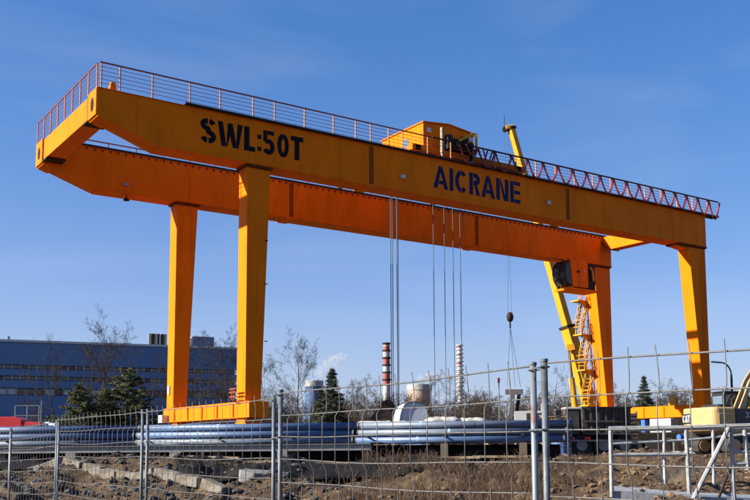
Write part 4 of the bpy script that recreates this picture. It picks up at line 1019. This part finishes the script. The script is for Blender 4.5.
for i in range(6):
    (ua, va, za), (ub, vb, zb_) = joints[2 * i], joints[2 * i + 1]
    xa, ya_ = uv(ua, va); xb, yb_ = uv(ub, vb)
    A, B = Vector((xa, ya_, za)), Vector((xb, yb_, zb_)); L = (B - A).length; d = (B - A).normalized()
    nrm = Vector((d.y, -d.x, 0)).normalized()
    if nrm.dot(H_FW) > 0: nrm = -nrm                                   # towards the viewer
    root = thing('fence_panel', 'galvanised ' + pname[i], 'fence panel', Vector(((xa + xb) / 2, (ya_ + yb_) / 2, 0)), 'mesh fence panels along the site')
    for q, nm in ((A, 'galv_post'), (B, 'galv_rust' if i == 99 else 'galv_post')):
        mt = 'galv_rust' if (i == 1 and q is A) else 'galv_post'
        g = gz(q.x, q.y); post(root, q.x, q.y, g + .10, FT + .012 + q.z, .021, mt)
        MB().box(q.x - .18, q.y - .11, g - .02, q.x + .18, q.y + .11, g + .13).build('foot_block', M['concrete'], root, bevel=.02)
    # vertical profile: offset towards the viewer below the top field, back again lower down
    pr = [(.045, 0), (-.10, 0), (-.195, .0), (-.25, .040), (-.62, .040), (-.70, .0), (-1.02, .0), (-1.10, .040), (-1.45, .040), (-1.53, 0), (-1.92, 0)]
    n = int(round(L / .2))
    wob = [R.uniform(-.012, .012) for k in range(n + 1)]
    for k in range(1, n):
        t = k / n; P = A.lerp(B, t); dz = P.z; bow = .02 * math.sin(math.pi * t)
        jt = R.uniform(-.012, .012)
        pts = [Vector((P.x, P.y, FT + dz + z + .006)) + nrm * (o_ + bow + .006 + (.016 if z > .03 else 0)) + d * (jt * (z + 1.0) + wob[k] * math.sin(z * 4)) for z, o_ in pr]
        MB().tube(pts, .0036 if i > 0 else .0032, 5).build('vertical_wire', M['wire'], root, smooth=True)
    def off(z):
        for (z0, o0), (z1, o1) in zip(pr[:-1], pr[1:]):
            if z1 <= z <= z0: return o0 + (o1 - o0) * (z0 - z) / (z0 - z1)
        return 0
    for r_ in range(10):
        z = -.2 * r_; pts = []
        for k in range(13):
            t = k / 12; P = A.lerp(B, t); s_ = min(1, 8 * min(t, 1 - t))
            sag = -.012 * math.sin(math.pi * t) * (1 + .5 * math.sin(r_ * 2.1 + i)) + .006 * math.sin(t * 9 + r_ * 1.7 + i)
            pts.append(Vector((P.x, P.y, FT + P.z + z + sag)) + nrm * ((off(z) + .02 * math.sin(math.pi * t)) * s_ - .002))
        MB().tube(pts, .0052 if r_ else .0062, 6).build('horizontal_wire', M['wire'], root, smooth=True)
# couplers that tie neighbouring panels together
for i in range(5):
    (ua, va, za), (ub, vb, zb_) = joints[2 * i + 1], joints[2 * i + 2]
    xa, ya_ = uv(ua, va); xb, yb_ = uv(ub, vb); A, B = Vector((xa, ya_, 0)), Vector((xb, yb_, 0))
    cpl = [(FT - .02, 'top'), (FT - .40, 'upper'), (FT - 1.2, 'lower')]
    for z, w in cpl:
        o = MB()
        d = (B - A); L = d.length; d.normalize(); s_ = Vector((-d.y, d.x, 0)) * .025
        zz = Vector((0, 0, z + za))
        pts = [A + s_ - d * .02, B + s_ + d * .02, B - s_ + d * .02, A - s_ - d * .02, A + s_ - d * .02]
        o.tube([q + zz for q in pts], .006, 6); ob = o.build('post_coupler', M['galv'])
        tag(ob, 'wire coupler tying two fence posts, %s one, %s' % (w, ['at the rusty post pair', 'at the pair before the left crane legs', 'at the pair before the pines', 'at the thin far pair', 'at the leftmost pair'][i]), 'coupler', 'fence couplers')

# ------------------------------------------------------------------ factory
FA, FB = at(-75, 449, 140.6), at(236, 449, 157.6)
fd = (FB - FA); fd.z = 0; FL = fd.length; fd.normalize(); fn = Vector((fd.y, -fd.x, 0))
if fn.dot(H_FW) > 0: fn = -fn
FZ0, FZ1 = .9, 1.55 + 16.6
fac = thing('factory_building', 'long dark blue factory with ribbon windows behind the left trees', 'factory', Vector((FA.x, FA.y, FZ0)), rotz=math.atan2(fd.y, fd.x))
# local: x along the facade, y away from the viewer
sgn = 1 if Vector((-fd.y, fd.x, 0)).dot(H_FW) > 0 else -1
def fbox(x0, y0, z0, x1, y1, z1): return MB().box(x0, min(y0 * sgn, y1 * sgn), z0 - FZ0, x1, max(y0 * sgn, y1 * sgn), z1 - FZ0)
core = fbox(.3, .35, FZ0, FL - .3, 34, FZ1 - .3).build('core', M['factory_dark'], fac)
def zpx(py, px=40, v=147): return at(px, py, v).z
bands = [(zpx(365.5), zpx(370)), (zpx(376.5), zpx(381)), (zpx(388.5), zpx(396))]
zs = [FZ1] + [q for lo in bands for q in lo] + [FZ0]
solid = [(bands[0][0], FZ1), (bands[1][0], bands[0][1]), (bands[2][0], bands[1][1]), (FZ0, bands[2][1])]
for z0, z1 in solid:
    npan = 11
    for k in range(npan):
        x0, x1 = FL * k / npan, FL * (k + 1) / npan
        fbox(x0 + .008, 0, z0, x1 - .008, .3, z1).build('cladding_panel', M['factory'], fac)
fbox(-.2, -.2, FZ1 + .01, FL + .2, 34.2, FZ1 + .35).build('roof_edge', M['white'], fac)
win_me = {}
for r_, (zt, zb2) in enumerate(bands):
    nW = 40 if r_ < 2 else 34
    for k in range(nW):
        w = FL / nW; x = k * w
        key = (r_, R.choice(['win', 'win', 'brown_blind'] if r_ < 2 else ['win', 'blind', 'blind'] if k < nW * .62 else ['brown_blind', 'win', 'brown_blind']))
        if key not in win_me:
            o = MB().box(.12, -.02, 0, w - .12, .02, zt - zb2 - .3).build('window', M[key[1]], fac); win_me[key] = o.data
        else:
            o = bpy.data.objects.new('window', win_me[key]); COL.objects.link(o); o.parent = fac
        o.location = (x, .22 * sgn, zb2 + .15 - FZ0)
        fbox(x - .09, .06, zb2, x + .09, .33, zt).build('mullion', M['offwhite'], fac)
# roof plant
def roof_unit(px0, px1, py0, py1, mt, nm, dv=7):
    z0, z1 = FZ1 + .36, at((px0 + px1) / 2, py0, 158).z
    def fx(px):
        lo, hi = 0, FL
        for _ in range(40):
            m_ = (lo + hi) / 2; P = FA + fd * m_ - fn * dv; u, v = to_uv(P.x, P.y)
            if 375 + 955 * u / v < px: lo = m_
            else: hi = m_
        return lo
    return fx(px0), fx(px1), z0, z1
for (a, b_) in ((147.5, 150), (150.8, 153), (153.6, 156.2), (156.8, 158.5), (160, 162.5), (163.2, 165.5)):
    x0, x1, z0, z1 = roof_unit(a, b_, 332.5, 348, 0, 0)
    fbox(x0, 7, z0, x1, 8.2, z1).build('exhaust_stack', M['steel' if int(a) % 2 else 'dark_steel'], fac)
for (a, b_, t, mt) in ((192, 213, 333.5, 'factory_dark'), (186, 191, 335.5, 'lightblue'), (190.3, 191.8, 334, 'offwhite'), (216, 218.5, 347.5, 'dark_steel')):
    x0, x1, z0, z1 = roof_unit(a, b_, t, 348, 0, 0); fbox(x0, 7, z0, x1, 11, z1).build('roof_plant', M[mt], fac)
x0, x1, z0, z1 = roof_unit(222, 229, 344, 348, 0, 0); t = MB()
for x in (x0, (x0 + x1) / 2, x1): t.box(x - .05, 7 * sgn - .05, z0 - FZ0, x + .05, 7 * sgn + .05, z1 - FZ0)
t.box(x0, 7 * sgn - .04, z1 - FZ0 - .1, x1, 7 * sgn + .04, z1 - FZ0); t.build('roof_rail', M['steel'], fac)
x0, x1, z0, z1 = roof_unit(5, 6, 338, 348, 0, 0); fbox(x0, 3, z0, x0 + .35, 3.35, z1 - 1).build('vent_pipe', M['steel'], fac)

# ------------------------------------------------------------------ vehicles in front of the factory
def lorry(px, v, name, lb, cat, mt, sc, rz, cabm=None):
    g = g_at(px, v); th = thing(name, lb, cat, g, rotz=rz); s = sc
    MB().prism([(-2.6 * s, .75 * s), (1.0 * s, .75 * s), (1.0 * s, 2.75 * s), (.5 * s, 2.95 * s), (-2.6 * s, 2.95 * s)], 'y', -1.1 * s, 1.1 * s).build('box_body', M[mt], th, bevel=.05)
    c = MB().prism([(1.06 * s, .6 * s), (2.75 * s, .6 * s), (2.75 * s, 1.5 * s), (2.45 * s, 2.5 * s), (1.06 * s, 2.6 * s)], 'y', -1.05 * s, 1.05 * s).build('cab', M[cabm or mt], th, bevel=.08)
    MB().prism([(1.5 * s, 1.55 * s), (2.55 * s, 1.55 * s), (2.32 * s, 2.3 * s), (1.5 * s, 2.3 * s)], 'y', -1.062 * s, -1.052 * s).build('side_window', M['glass'], c)
    MB().hexa([(2.76 * s, -.9 * s, 1.55 * s), (2.77 * s, -.9 * s, 1.55 * s), (2.77 * s, .9 * s, 1.55 * s), (2.76 * s, .9 * s, 1.55 * s)], [(2.50 * s, -.9 * s, 2.38 * s), (2.51 * s, -.9 * s, 2.38 * s), (2.51 * s, .9 * s, 2.38 * s), (2.50 * s, .9 * s, 2.38 * s)]).build('windscreen', M['glass'], c)
    MB().box(-2.6 * s, -.45 * s, .5 * s, 2.7 * s, .45 * s, .74 * s).build('chassis', M['dark_steel'], th)
    wheel_set(th, [(-1.6 * s, -.95 * s), (-1.6 * s, .95 * s), (1.9 * s, -.95 * s), (1.9 * s, .95 * s)], .45 * s, .26 * s)
    for y in (-.8, .8): MB().box(2.755 * s, y * s - .12, .8 * s, 2.79 * s, y * s + .12, .95 * s).build('headlight', M['white'], c)
    return th
lorry(12, 84, 'red_lorry', 'red box lorry at the left edge behind the blue pipes', 'lorry', 'red_paint', 1.12, -YAW + .05)
lorry(57, 95, 'light_blue_lorry', 'light blue and white lorry half hidden beside the dark pine', 'lorry', 'lightblue', 1.1, -YAW + math.pi + .9, 'white')

# ------------------------------------------------------------------ chimneys, cooling towers and their steam
def chimney(px, top, v, wpx, bands_, lb, ring):
    c = at(px, 449, v); c.z = 0; r1 = wpx / 955 * v / 2
    th = thing('chimney', lb, 'chimney', c); ztop = at(px, top, v).z; zb = -4.0
    zz = [ztop] + [at(px, b, v).z for b, _ in bands_]
    rad = lambda z: r1 * (1 + .30 * (ztop - z) / ztop)
    prev = ztop
    for b, mt in bands_:
        z = at(px, b, v).z if b else zb
        MB().lathe(c, [(rad(prev), prev), (rad(z), z)], 20).build('band', M[mt], th, smooth=True); prev = z
    MB().lathe(c, [(rad(ztop), ztop), (rad(ztop) * .8, ztop), (rad(ztop) * .8, ztop - 4), (0, ztop - 4)], 20).build('mouth', M['dark_steel'], th)
    z = ztop - .8
    for k in range(ring[0]):
        MB().lathe(c, [(rad(z), z), (rad(z) + ring[1], z), (rad(z) + ring[1], z + .9), (rad(z), z + .9)], 20).build('gallery', M[ring[2]], th); z -= ring[3]
chimney(387, 343, 600, 6.6, [(345.5, 'chim_red'), (346.5, 'chim_white'), (351, 'chim_red'), (357, 'chim_white'), (366, 'chim_red'), (374, 'chim_white'), (386, 'chim_red'), (0, 'chim_white')], 'red and white banded factory chimney by the hoist ropes', (6, .55, 'dark_steel', 4.6))
chimney(461, 345, 700, 5.0, [(348, 'chim_red'), (353, 'chim_white'), (356, 'chim_red'), (362, 'chim_white'), (365, 'chim_red'), (372, 'chim_white'), (375, 'chim_red'), (0, 'chim_white')], 'pale slim chimney with red rings and many galleries, right of the ropes', (16, .8, 'chim_white', 3.0))
def tower(px0, px1, top, v, lb, mt, rimm, hyper=.08):
    px = (px0 + px1) / 2; c = at(px, 449, v); c.z = -4; r = (px1 - px0) / 955 * v / 2; h = at(px, top, v).z + 4
    th = thing('cooling_tower', lb, 'cooling tower', c)
    MB().lathe(c, [(r * (1 + hyper * ((1 - t) * 2.4) ** 2 * .4), h * t) for t in [k / 10 for k in range(11)]], 32).build('shell', M[mt], th, smooth=True)
    MB().lathe(c, [(r * 1.01, h - 3.2), (r * 1.05, h - 3.2), (r * 1.05, h), (r * .93, h), (r * .9, h - 6), (0, h - 6)], 32).build('rim', M[rimm], th)
    return c, r, h
c1 = tower(305, 323, 381, 520, 'dark blue cooling tower beside the small spruce', 'factory_dark', 'grey_box')
c2 = tower(408, 432, 385, 560, 'brown cooling tower with a white rim between the two chimneys', 'tower', 'chim_white')
def steam(base_c, r, h, dxy, lb, L):
    """a drifting plume: closed hull filled with patchy vapour"""
    b = MB(); n = 14; rings = 12; top = Vector((base_c.x, base_c.y, base_c.z + h)); vs = []; fs = []
    for i in range(rings):
        t = i / (rings - 1); c = top + H_RT * (dxy[0] * t ** 1.2) + Vector((0, 0, dxy[1] * t ** .8)); rr = r * (.55 + .9 * t) * (math.sin(math.pi * min(1, .18 + .82 * t)) ** .5 if t < 1 else .25) + .5
        for j in range(n):
            a = 2 * math.pi * j / n; k = 1 + .35 * noise.noise(Vector((i * .5, math.cos(a) * 1.3, math.sin(a) * 1.3)))
            vs.append(c + H_RT * math.cos(a) * rr * k + H_FW * math.sin(a) * rr * k + Vector((0, 0, .4 * rr * math.cos(a) * (-.5 if dxy[0] > 0 else .5))))
    for i in range(rings - 1):
        for j in range(n): fs.append((i * n + j, i * n + (j + 1) % n, (i + 1) * n + (j + 1) % n, (i + 1) * n + j))
    fs += [tuple(range(n)), tuple((rings - 1) * n + j for j in range(n))]
    o = b.add(vs, fs).build('steam', mat('empty', (1, 1, 1)), smooth=True)
    mt = bpy.data.materials.new('steam'); mt.use_nodes = True; nt, l = mt.node_tree.nodes, mt.node_tree.links
    nt.remove(nt['Principled BSDF']); pv = nt.new('ShaderNodeVolumePrincipled'); pv.inputs['Color'].default_value = (.96, .97, 1, 1); pv.inputs['Anisotropy'].default_value = .3
    tcn = nt.new('ShaderNodeTexCoord'); nz_ = nt.new('ShaderNodeTexNoise'); nz_.inputs['Scale'].default_value = 2.2 / r; nz_.inputs['Detail'].default_value = 3
    mr = nt.new('ShaderNodeMapRange'); mr.inputs['From Min'].default_value = .48; mr.inputs['From Max'].default_value = .72; mr.inputs['To Max'].default_value = L
    l.new(tcn.outputs['Object'], nz_.inputs['Vector']); l.new(nz_.outputs['Fac'], mr.inputs['Value']); l.new(mr.outputs[0], pv.inputs['Density'])
    l.new(pv.outputs[0], nt['Material Output'].inputs['Volume'])
    o.data.materials.clear(); o.data.materials.append(mt); o['kind'] = 'stuff'; o['label'] = lb; o['category'] = 'steam'
steam(c1[0], c1[1] * .95, c1[2] - 2, (17, 17), 'white steam drifting right from the dark blue cooling tower', .34)
steam(c2[0], c2[1] * .9, c2[2] - 2, (12, 9), 'white steam over the brown cooling tower', .3)

# ------------------------------------------------------------------ trees
def bare_tree_mesh(seed, H, levels=5, spread=.75, nbr=7, r0=.022, upright=.5, thin=1.0):
    rr = random.Random(seed); b = MB(); crown = MB()
    def branch(p, d, ln, r, lev):
        k = 4 if lev < 2 else 3; pts = [p]; dd = d.copy(); q = p
        for i in range(k):
            dd = (dd + Vector((rr.gauss(0, .13), rr.gauss(0, .13), rr.gauss(0, .06) + .05 * upright))).normalized(); q = q + dd * ln / k; pts.append(q)
        (b if lev < 1 else crown).tube(pts, r, 6 if lev == 0 else 4 if lev == 1 else 3, max(r * .3, .006 * thin), cap=False)
        if lev >= levels: return
        nb = nbr if lev else nbr * 2
        for i in range(nb):
            t = rr.uniform(.28 if lev == 0 else .2, 1.0); seg = min(k - 1, int(t * k)); f = t * k - seg
            o = pts[seg].lerp(pts[seg + 1], f); ax = (pts[seg + 1] - pts[seg]).normalized()
            side = ax.cross(Vector((rr.gauss(0, 1), rr.gauss(0, 1), rr.gauss(0, 1)))).normalized()
            nd = (ax * (1 - spread * .5) + side * spread + Vector((0, 0, .25 * upright))).normalized()
            l2 = ln * rr.uniform(.30, .52) * (1.15 - .55 * t if lev == 0 else 1)
            branch(o, nd, l2, max(r * (1 - .6 * t) * .45, .008 * thin), lev + 1)
    branch(Vector((0, 0, -.15)), Vector((rr.gauss(0, .03), rr.gauss(0, .03), 1)).normalized(), H, H * r0, 0)
    return b, crown
tree_me = {}
def bare_tree(px, top, v, kind, lb, group='bare trees behind the yard', matl='bark', name='bare_tree'):
    g = g_at(px, v); H = at(px, top, v).z - g.z
    if kind not in tree_me:
        args = {'tall': (11, 10, 4, .62, 6, .009, .7, .8), 'round': (5, 10, 4, .85, 6, .011, .4, .8), 'slim': (8, 10, 3, .5, 7, .007, .9, .8), 'birch': (21, 10, 4, .7, 6, .008, .2, .8), 'bush': (31, 10, 4, 1.0, 6, .010, .6, 1.0)}[kind]
        a, b_ = bare_tree_mesh(*args)
        t = a.build('trunk', M[matl]); c = b_.build('crown', M[matl]); tree_me[kind] = (t.data, c.data); bpy.data.objects.remove(t); bpy.data.objects.remove(c)
    root = thing(name, lb, 'tree', g, group, rotz=R.uniform(0, 6.28)); root.scale = (H / 10,) * 3
    for nm, me in zip(('trunk', 'crown'), tree_me[kind]):
        o = bpy.data.objects.new(nm, me); COL.objects.link(o); o.parent = root
bt = [(103, 337, 112, 'tall', 'tall bare tree rising above the factory roof beside the pines'), (63, 354, 108, 'slim', 'thin bare tree with few twigs before the factory windows'),
      (86, 362, 118, 'round', 'bare tree just left of the tall one before the factory'), (118, 358, 120, 'birch', 'bare tree just right of the tall one, over the big pine'),
      (146, 366, 110, 'round', 'spreading bare tree between the big pine and the rear left crane leg'), (197, 352, 112, 'birch', 'bare tree nearest the rear left leg, between the two left legs'),
      (212, 366, 106, 'bush', 'low twiggy tree in the middle between the two left legs'), (224, 350, 115, 'tall', 'taller bare tree near the front left leg before the factory'),
      (233, 368, 105, 'bush', 'low twiggy tree against the front left leg'), (266, 371, 118, 'birch', 'small bare tree just right of the front left leg'), (293, 352, 98, 'tall', 'well branched bare tree alone against the sky left of the spruce'),
      (281, 384, 110, 'bush', 'low bare tree under the lone well branched one'), (350, 392, 130, 'round', 'low bare tree right of the small spruce'), (366, 388, 135, 'birch', 'bare tree left of the banded chimney'),
      (472, 388, 140, 'round', 'bare tree right of the pale ringed chimney'), (440, 384, 140, 'birch', 'bare tree between the ropes right of the brown tower'), (487, 392, 130, 'bush', 'low bare tree left of the truck crane hook'), (549, 378, 135, 'round', 'rounded bare tree just right of the post pair'),
      (600, 390, 130, 'bush', 'bare tree behind the rear right leg'), (622, 392, 125, 'round', 'low bare tree left of the right-hand spruce'), (668, 384, 120, 'bush', 'dense bare tree right of the right-hand spruce'), (684, 388, 118, 'round', 'bare tree before the front right leg'), (30, 392, 120, 'bush', 'low bare tree behind the red lorry')]
for a in bt: bare_tree(*a)
def conifer_mesh(seed, H, W_, mt, dens, droop, pine):
    rr = random.Random(seed); b = MB(); tk = MB()
    tk.tube([(0, 0, -.2), (.05, 0, H * .5), (0, 0, H * .97)], H * .020, 6, .02)
    z = H * (.10 if not pine else .16); 
    while z < H * .985:
        t = z / H; R_ = W_ * (1 - t) ** (.95 if not pine else .80) * rr.uniform(.75, 1.1) + .12
        nb = int(9 + 6 * (1 - t))
        for k in range(nb):
            a = rr.uniform(0, 6.28); ln = R_ * rr.uniform(.55, 1.1); d = Vector((math.cos(a), math.sin(a), droop + rr.uniform(-.1, .15)))
            p0 = Vector((0, 0, z + rr.uniform(-.1, .1))); p1 = p0 + d * ln
            tk.tube([p0, p1], .03, 3, .008, cap=False)
            for q in range(int(dens * (5 + ln * 16))):
                f = rr.uniform(.15, 1.0) ** .6; c = p0.lerp(p1, f) + Vector((rr.gauss(0, .11), rr.gauss(0, .11), rr.gauss(0, .05)))
                s = rr.uniform(.14, .30) * (H / 8) ** .5; u = Vector((rr.gauss(0, 1), rr.gauss(0, 1), rr.gauss(0, .6))).normalized() * s; w = u.cross(Vector((rr.gauss(0, 1), rr.gauss(0, 1), rr.gauss(0, 1)))).normalized() * s * .13
                b.add([c - u * .5 - w, c - u * .5 + w, c + u + Vector((0, 0, .02))], [(0, 1, 2)])
        z += H * (.042 if not pine else .055)
    return tk, b
def conifer(px, top, v, wpx, lb, name, seed, mt, dens=2.6, droop=-.12, pine=False, lean=0):
    g = g_at(px, v); H = at(px, top, v).z - g.z; tk, b = conifer_mesh(seed, H, wpx / 955 * v / 2, mt, dens, droop, pine)
    root = thing(name, lb, 'tree', g, 'evergreens behind the yard', rotz=seed)
    tk.build('trunk', M['bark'], root); b.build('crown', M[mt], root)
conifer(127, 366, 88, 112, 'large spreading green pine before the factory windows', 'pine_tree', 3, 'needles', 3.4, .22, True)
conifer(78, 384, 84, 76, 'smaller green pine left of the large spreading one', 'pine_tree', 4, 'needles', 3.4, .2, True)
conifer(104, 390, 86, 80, 'low bushy pine between the two larger pines', 'pine_tree', 9, 'needles', 3.4, .2, True)
conifer(332, 369, 96, 64, 'dark pointed spruce left of the banded chimney', 'spruce_tree', 5, 'needles2', 3.6, -.05)
conifer(321, 389, 98, 54, 'low dark spruce leaning on the pointed one', 'spruce_tree', 6, 'needles2', 3.2, .0)
conifer(646, 377, 112, 46, 'dark pointed spruce above the yellow ground beam at right', 'spruce_tree', 7, 'needles2', 3.4, -.05)
# the wood on the horizon: one mass
wb, wr = MB(), random.Random(3)
protos = [bare_tree_mesh(100 + k, 10, 3, .9, 6, .012, .5, 3.0) for k in range(3)]
for k in range(300):
    px = wr.uniform(235, 800); v = wr.uniform(150, 235); g = g_at(px, v); h = wr.uniform(6.0, 10.5) * (1.0 if px > 240 else .8) * v / 185; s = h / 10; a = wr.uniform(0, 6.28); ca, sa = math.cos(a) * s, math.sin(a) * s
    if px < 240: continue
    for q in protos[k % 3]:
        o = len(wb.v); wb.v += [(g.x + x * ca - y * sa, g.y + x * sa + y * ca, g.z + z * s) for x, y, z in q.v]; wb.f += [tuple(i + o for i in f) for f in q.f]
w_ = wb.build('bare_wood', M['bark_far']); w_['kind'] = 'stuff'; w_['label'] = 'brown leafless wood along the horizon'; w_['category'] = 'wood'
# undergrowth thicket at the wood's foot
tb = MB()
for k in range(22000):
    px = wr.uniform(-60, 820); v = wr.uniform(96, 150); g = g_at(px, v); a = wr.uniform(0, 6.28); h = wr.uniform(1.8, 6.0) * (.6 + .5 * noise.noise(Vector((px * .02, v * .05, 0))))
    if h < .5: continue
    d = Vector((math.cos(a) * wr.uniform(.1, .5), math.sin(a) * wr.uniform(.1, .5), 1)) * h; w = H_RT * wr.uniform(.02, .045)
    tb.add([g - w, g + w, g + d * .6 + w * .7, g + d * .6 - w * .7, g + d], [(0, 1, 2, 3), (3, 2, 4)])
    e = g + d * .55; d2 = Vector((wr.gauss(0, .4), wr.gauss(0, .4), wr.uniform(.3, .9))) * h * .4; tb.add([e - w * .6, e + w * .6, e + d2], [(0, 1, 2)])
t_ = tb.build('thicket', M['bark_far']); t_['kind'] = 'stuff'; t_['label'] = 'brown leafless undergrowth at the edge of the wood'; t_['category'] = 'thicket'
# street lamps and poles
def street_lamp(px, top, v, lb, arm=-1):
    g = g_at(px, v); z = at(px, top, v).z; th = thing('street_lamp', lb, 'street lamp', g)
    P = lambda t: Vector((g.x, g.y, 0)) + H_RT * t
    MB().tube([g - Vector((0, 0, .1)), Vector((g.x, g.y, z - .9))], .09, 8, .07).build('pole', M['dark_steel'], th)
    pts = [Vector((g.x, g.y, z - .9)) + H_RT * arm * (.55 * (1 - math.cos(a))) * 1.2 + Vector((0, 0, .8 * math.sin(a))) for a in [k * math.pi / 2 / 6 for k in range(7)]]
    MB().tube(pts, .05, 6).build('arm', M['dark_steel'], th)
    e = pts[-1]; MB().beam(e, e + H_RT * arm * .6 + Vector((0, 0, .05)), .2, .1).build('lantern', M['steel'], th)
street_lamp(734.5, 361, 62, 'dark street lamp with a curved arm above the excavator')
g = g_at(40, 100); th = thing('site_pole', 'slender grey pole before the factory, right of the red lorry', 'pole', g)
MB().tube([g - Vector((0, 0, .1)), g + Vector((0, 0, 5.6))], .08, 6, .05).build('pole', M['steel'], th); MB().box(g.x - .2, g.y - .2, g.z - .05, g.x + .2, g.y + .2, g.z + .12).build('base', M['concrete'], th)
# low steel frame before the factory wall
g0, g1 = g_at(14, 105), g_at(38, 105); th = thing('pipe_gate_frame', 'thin grey gate frame before the factory wall', 'gate frame', g0)
for g in (g0, g0.lerp(g1, .5), g1): MB().tube([g - Vector((0, 0, .1)), Vector((g.x, g.y, g0.z + 5.3))], .05, 5).build('upright', M['steel'], th)
for z in (5.3, 4.2): MB().tube([Vector((g0.x, g0.y, g0.z + z)), Vector((g1.x, g1.y, g0.z + z))], .05, 5).build('rail', M['steel'], th)
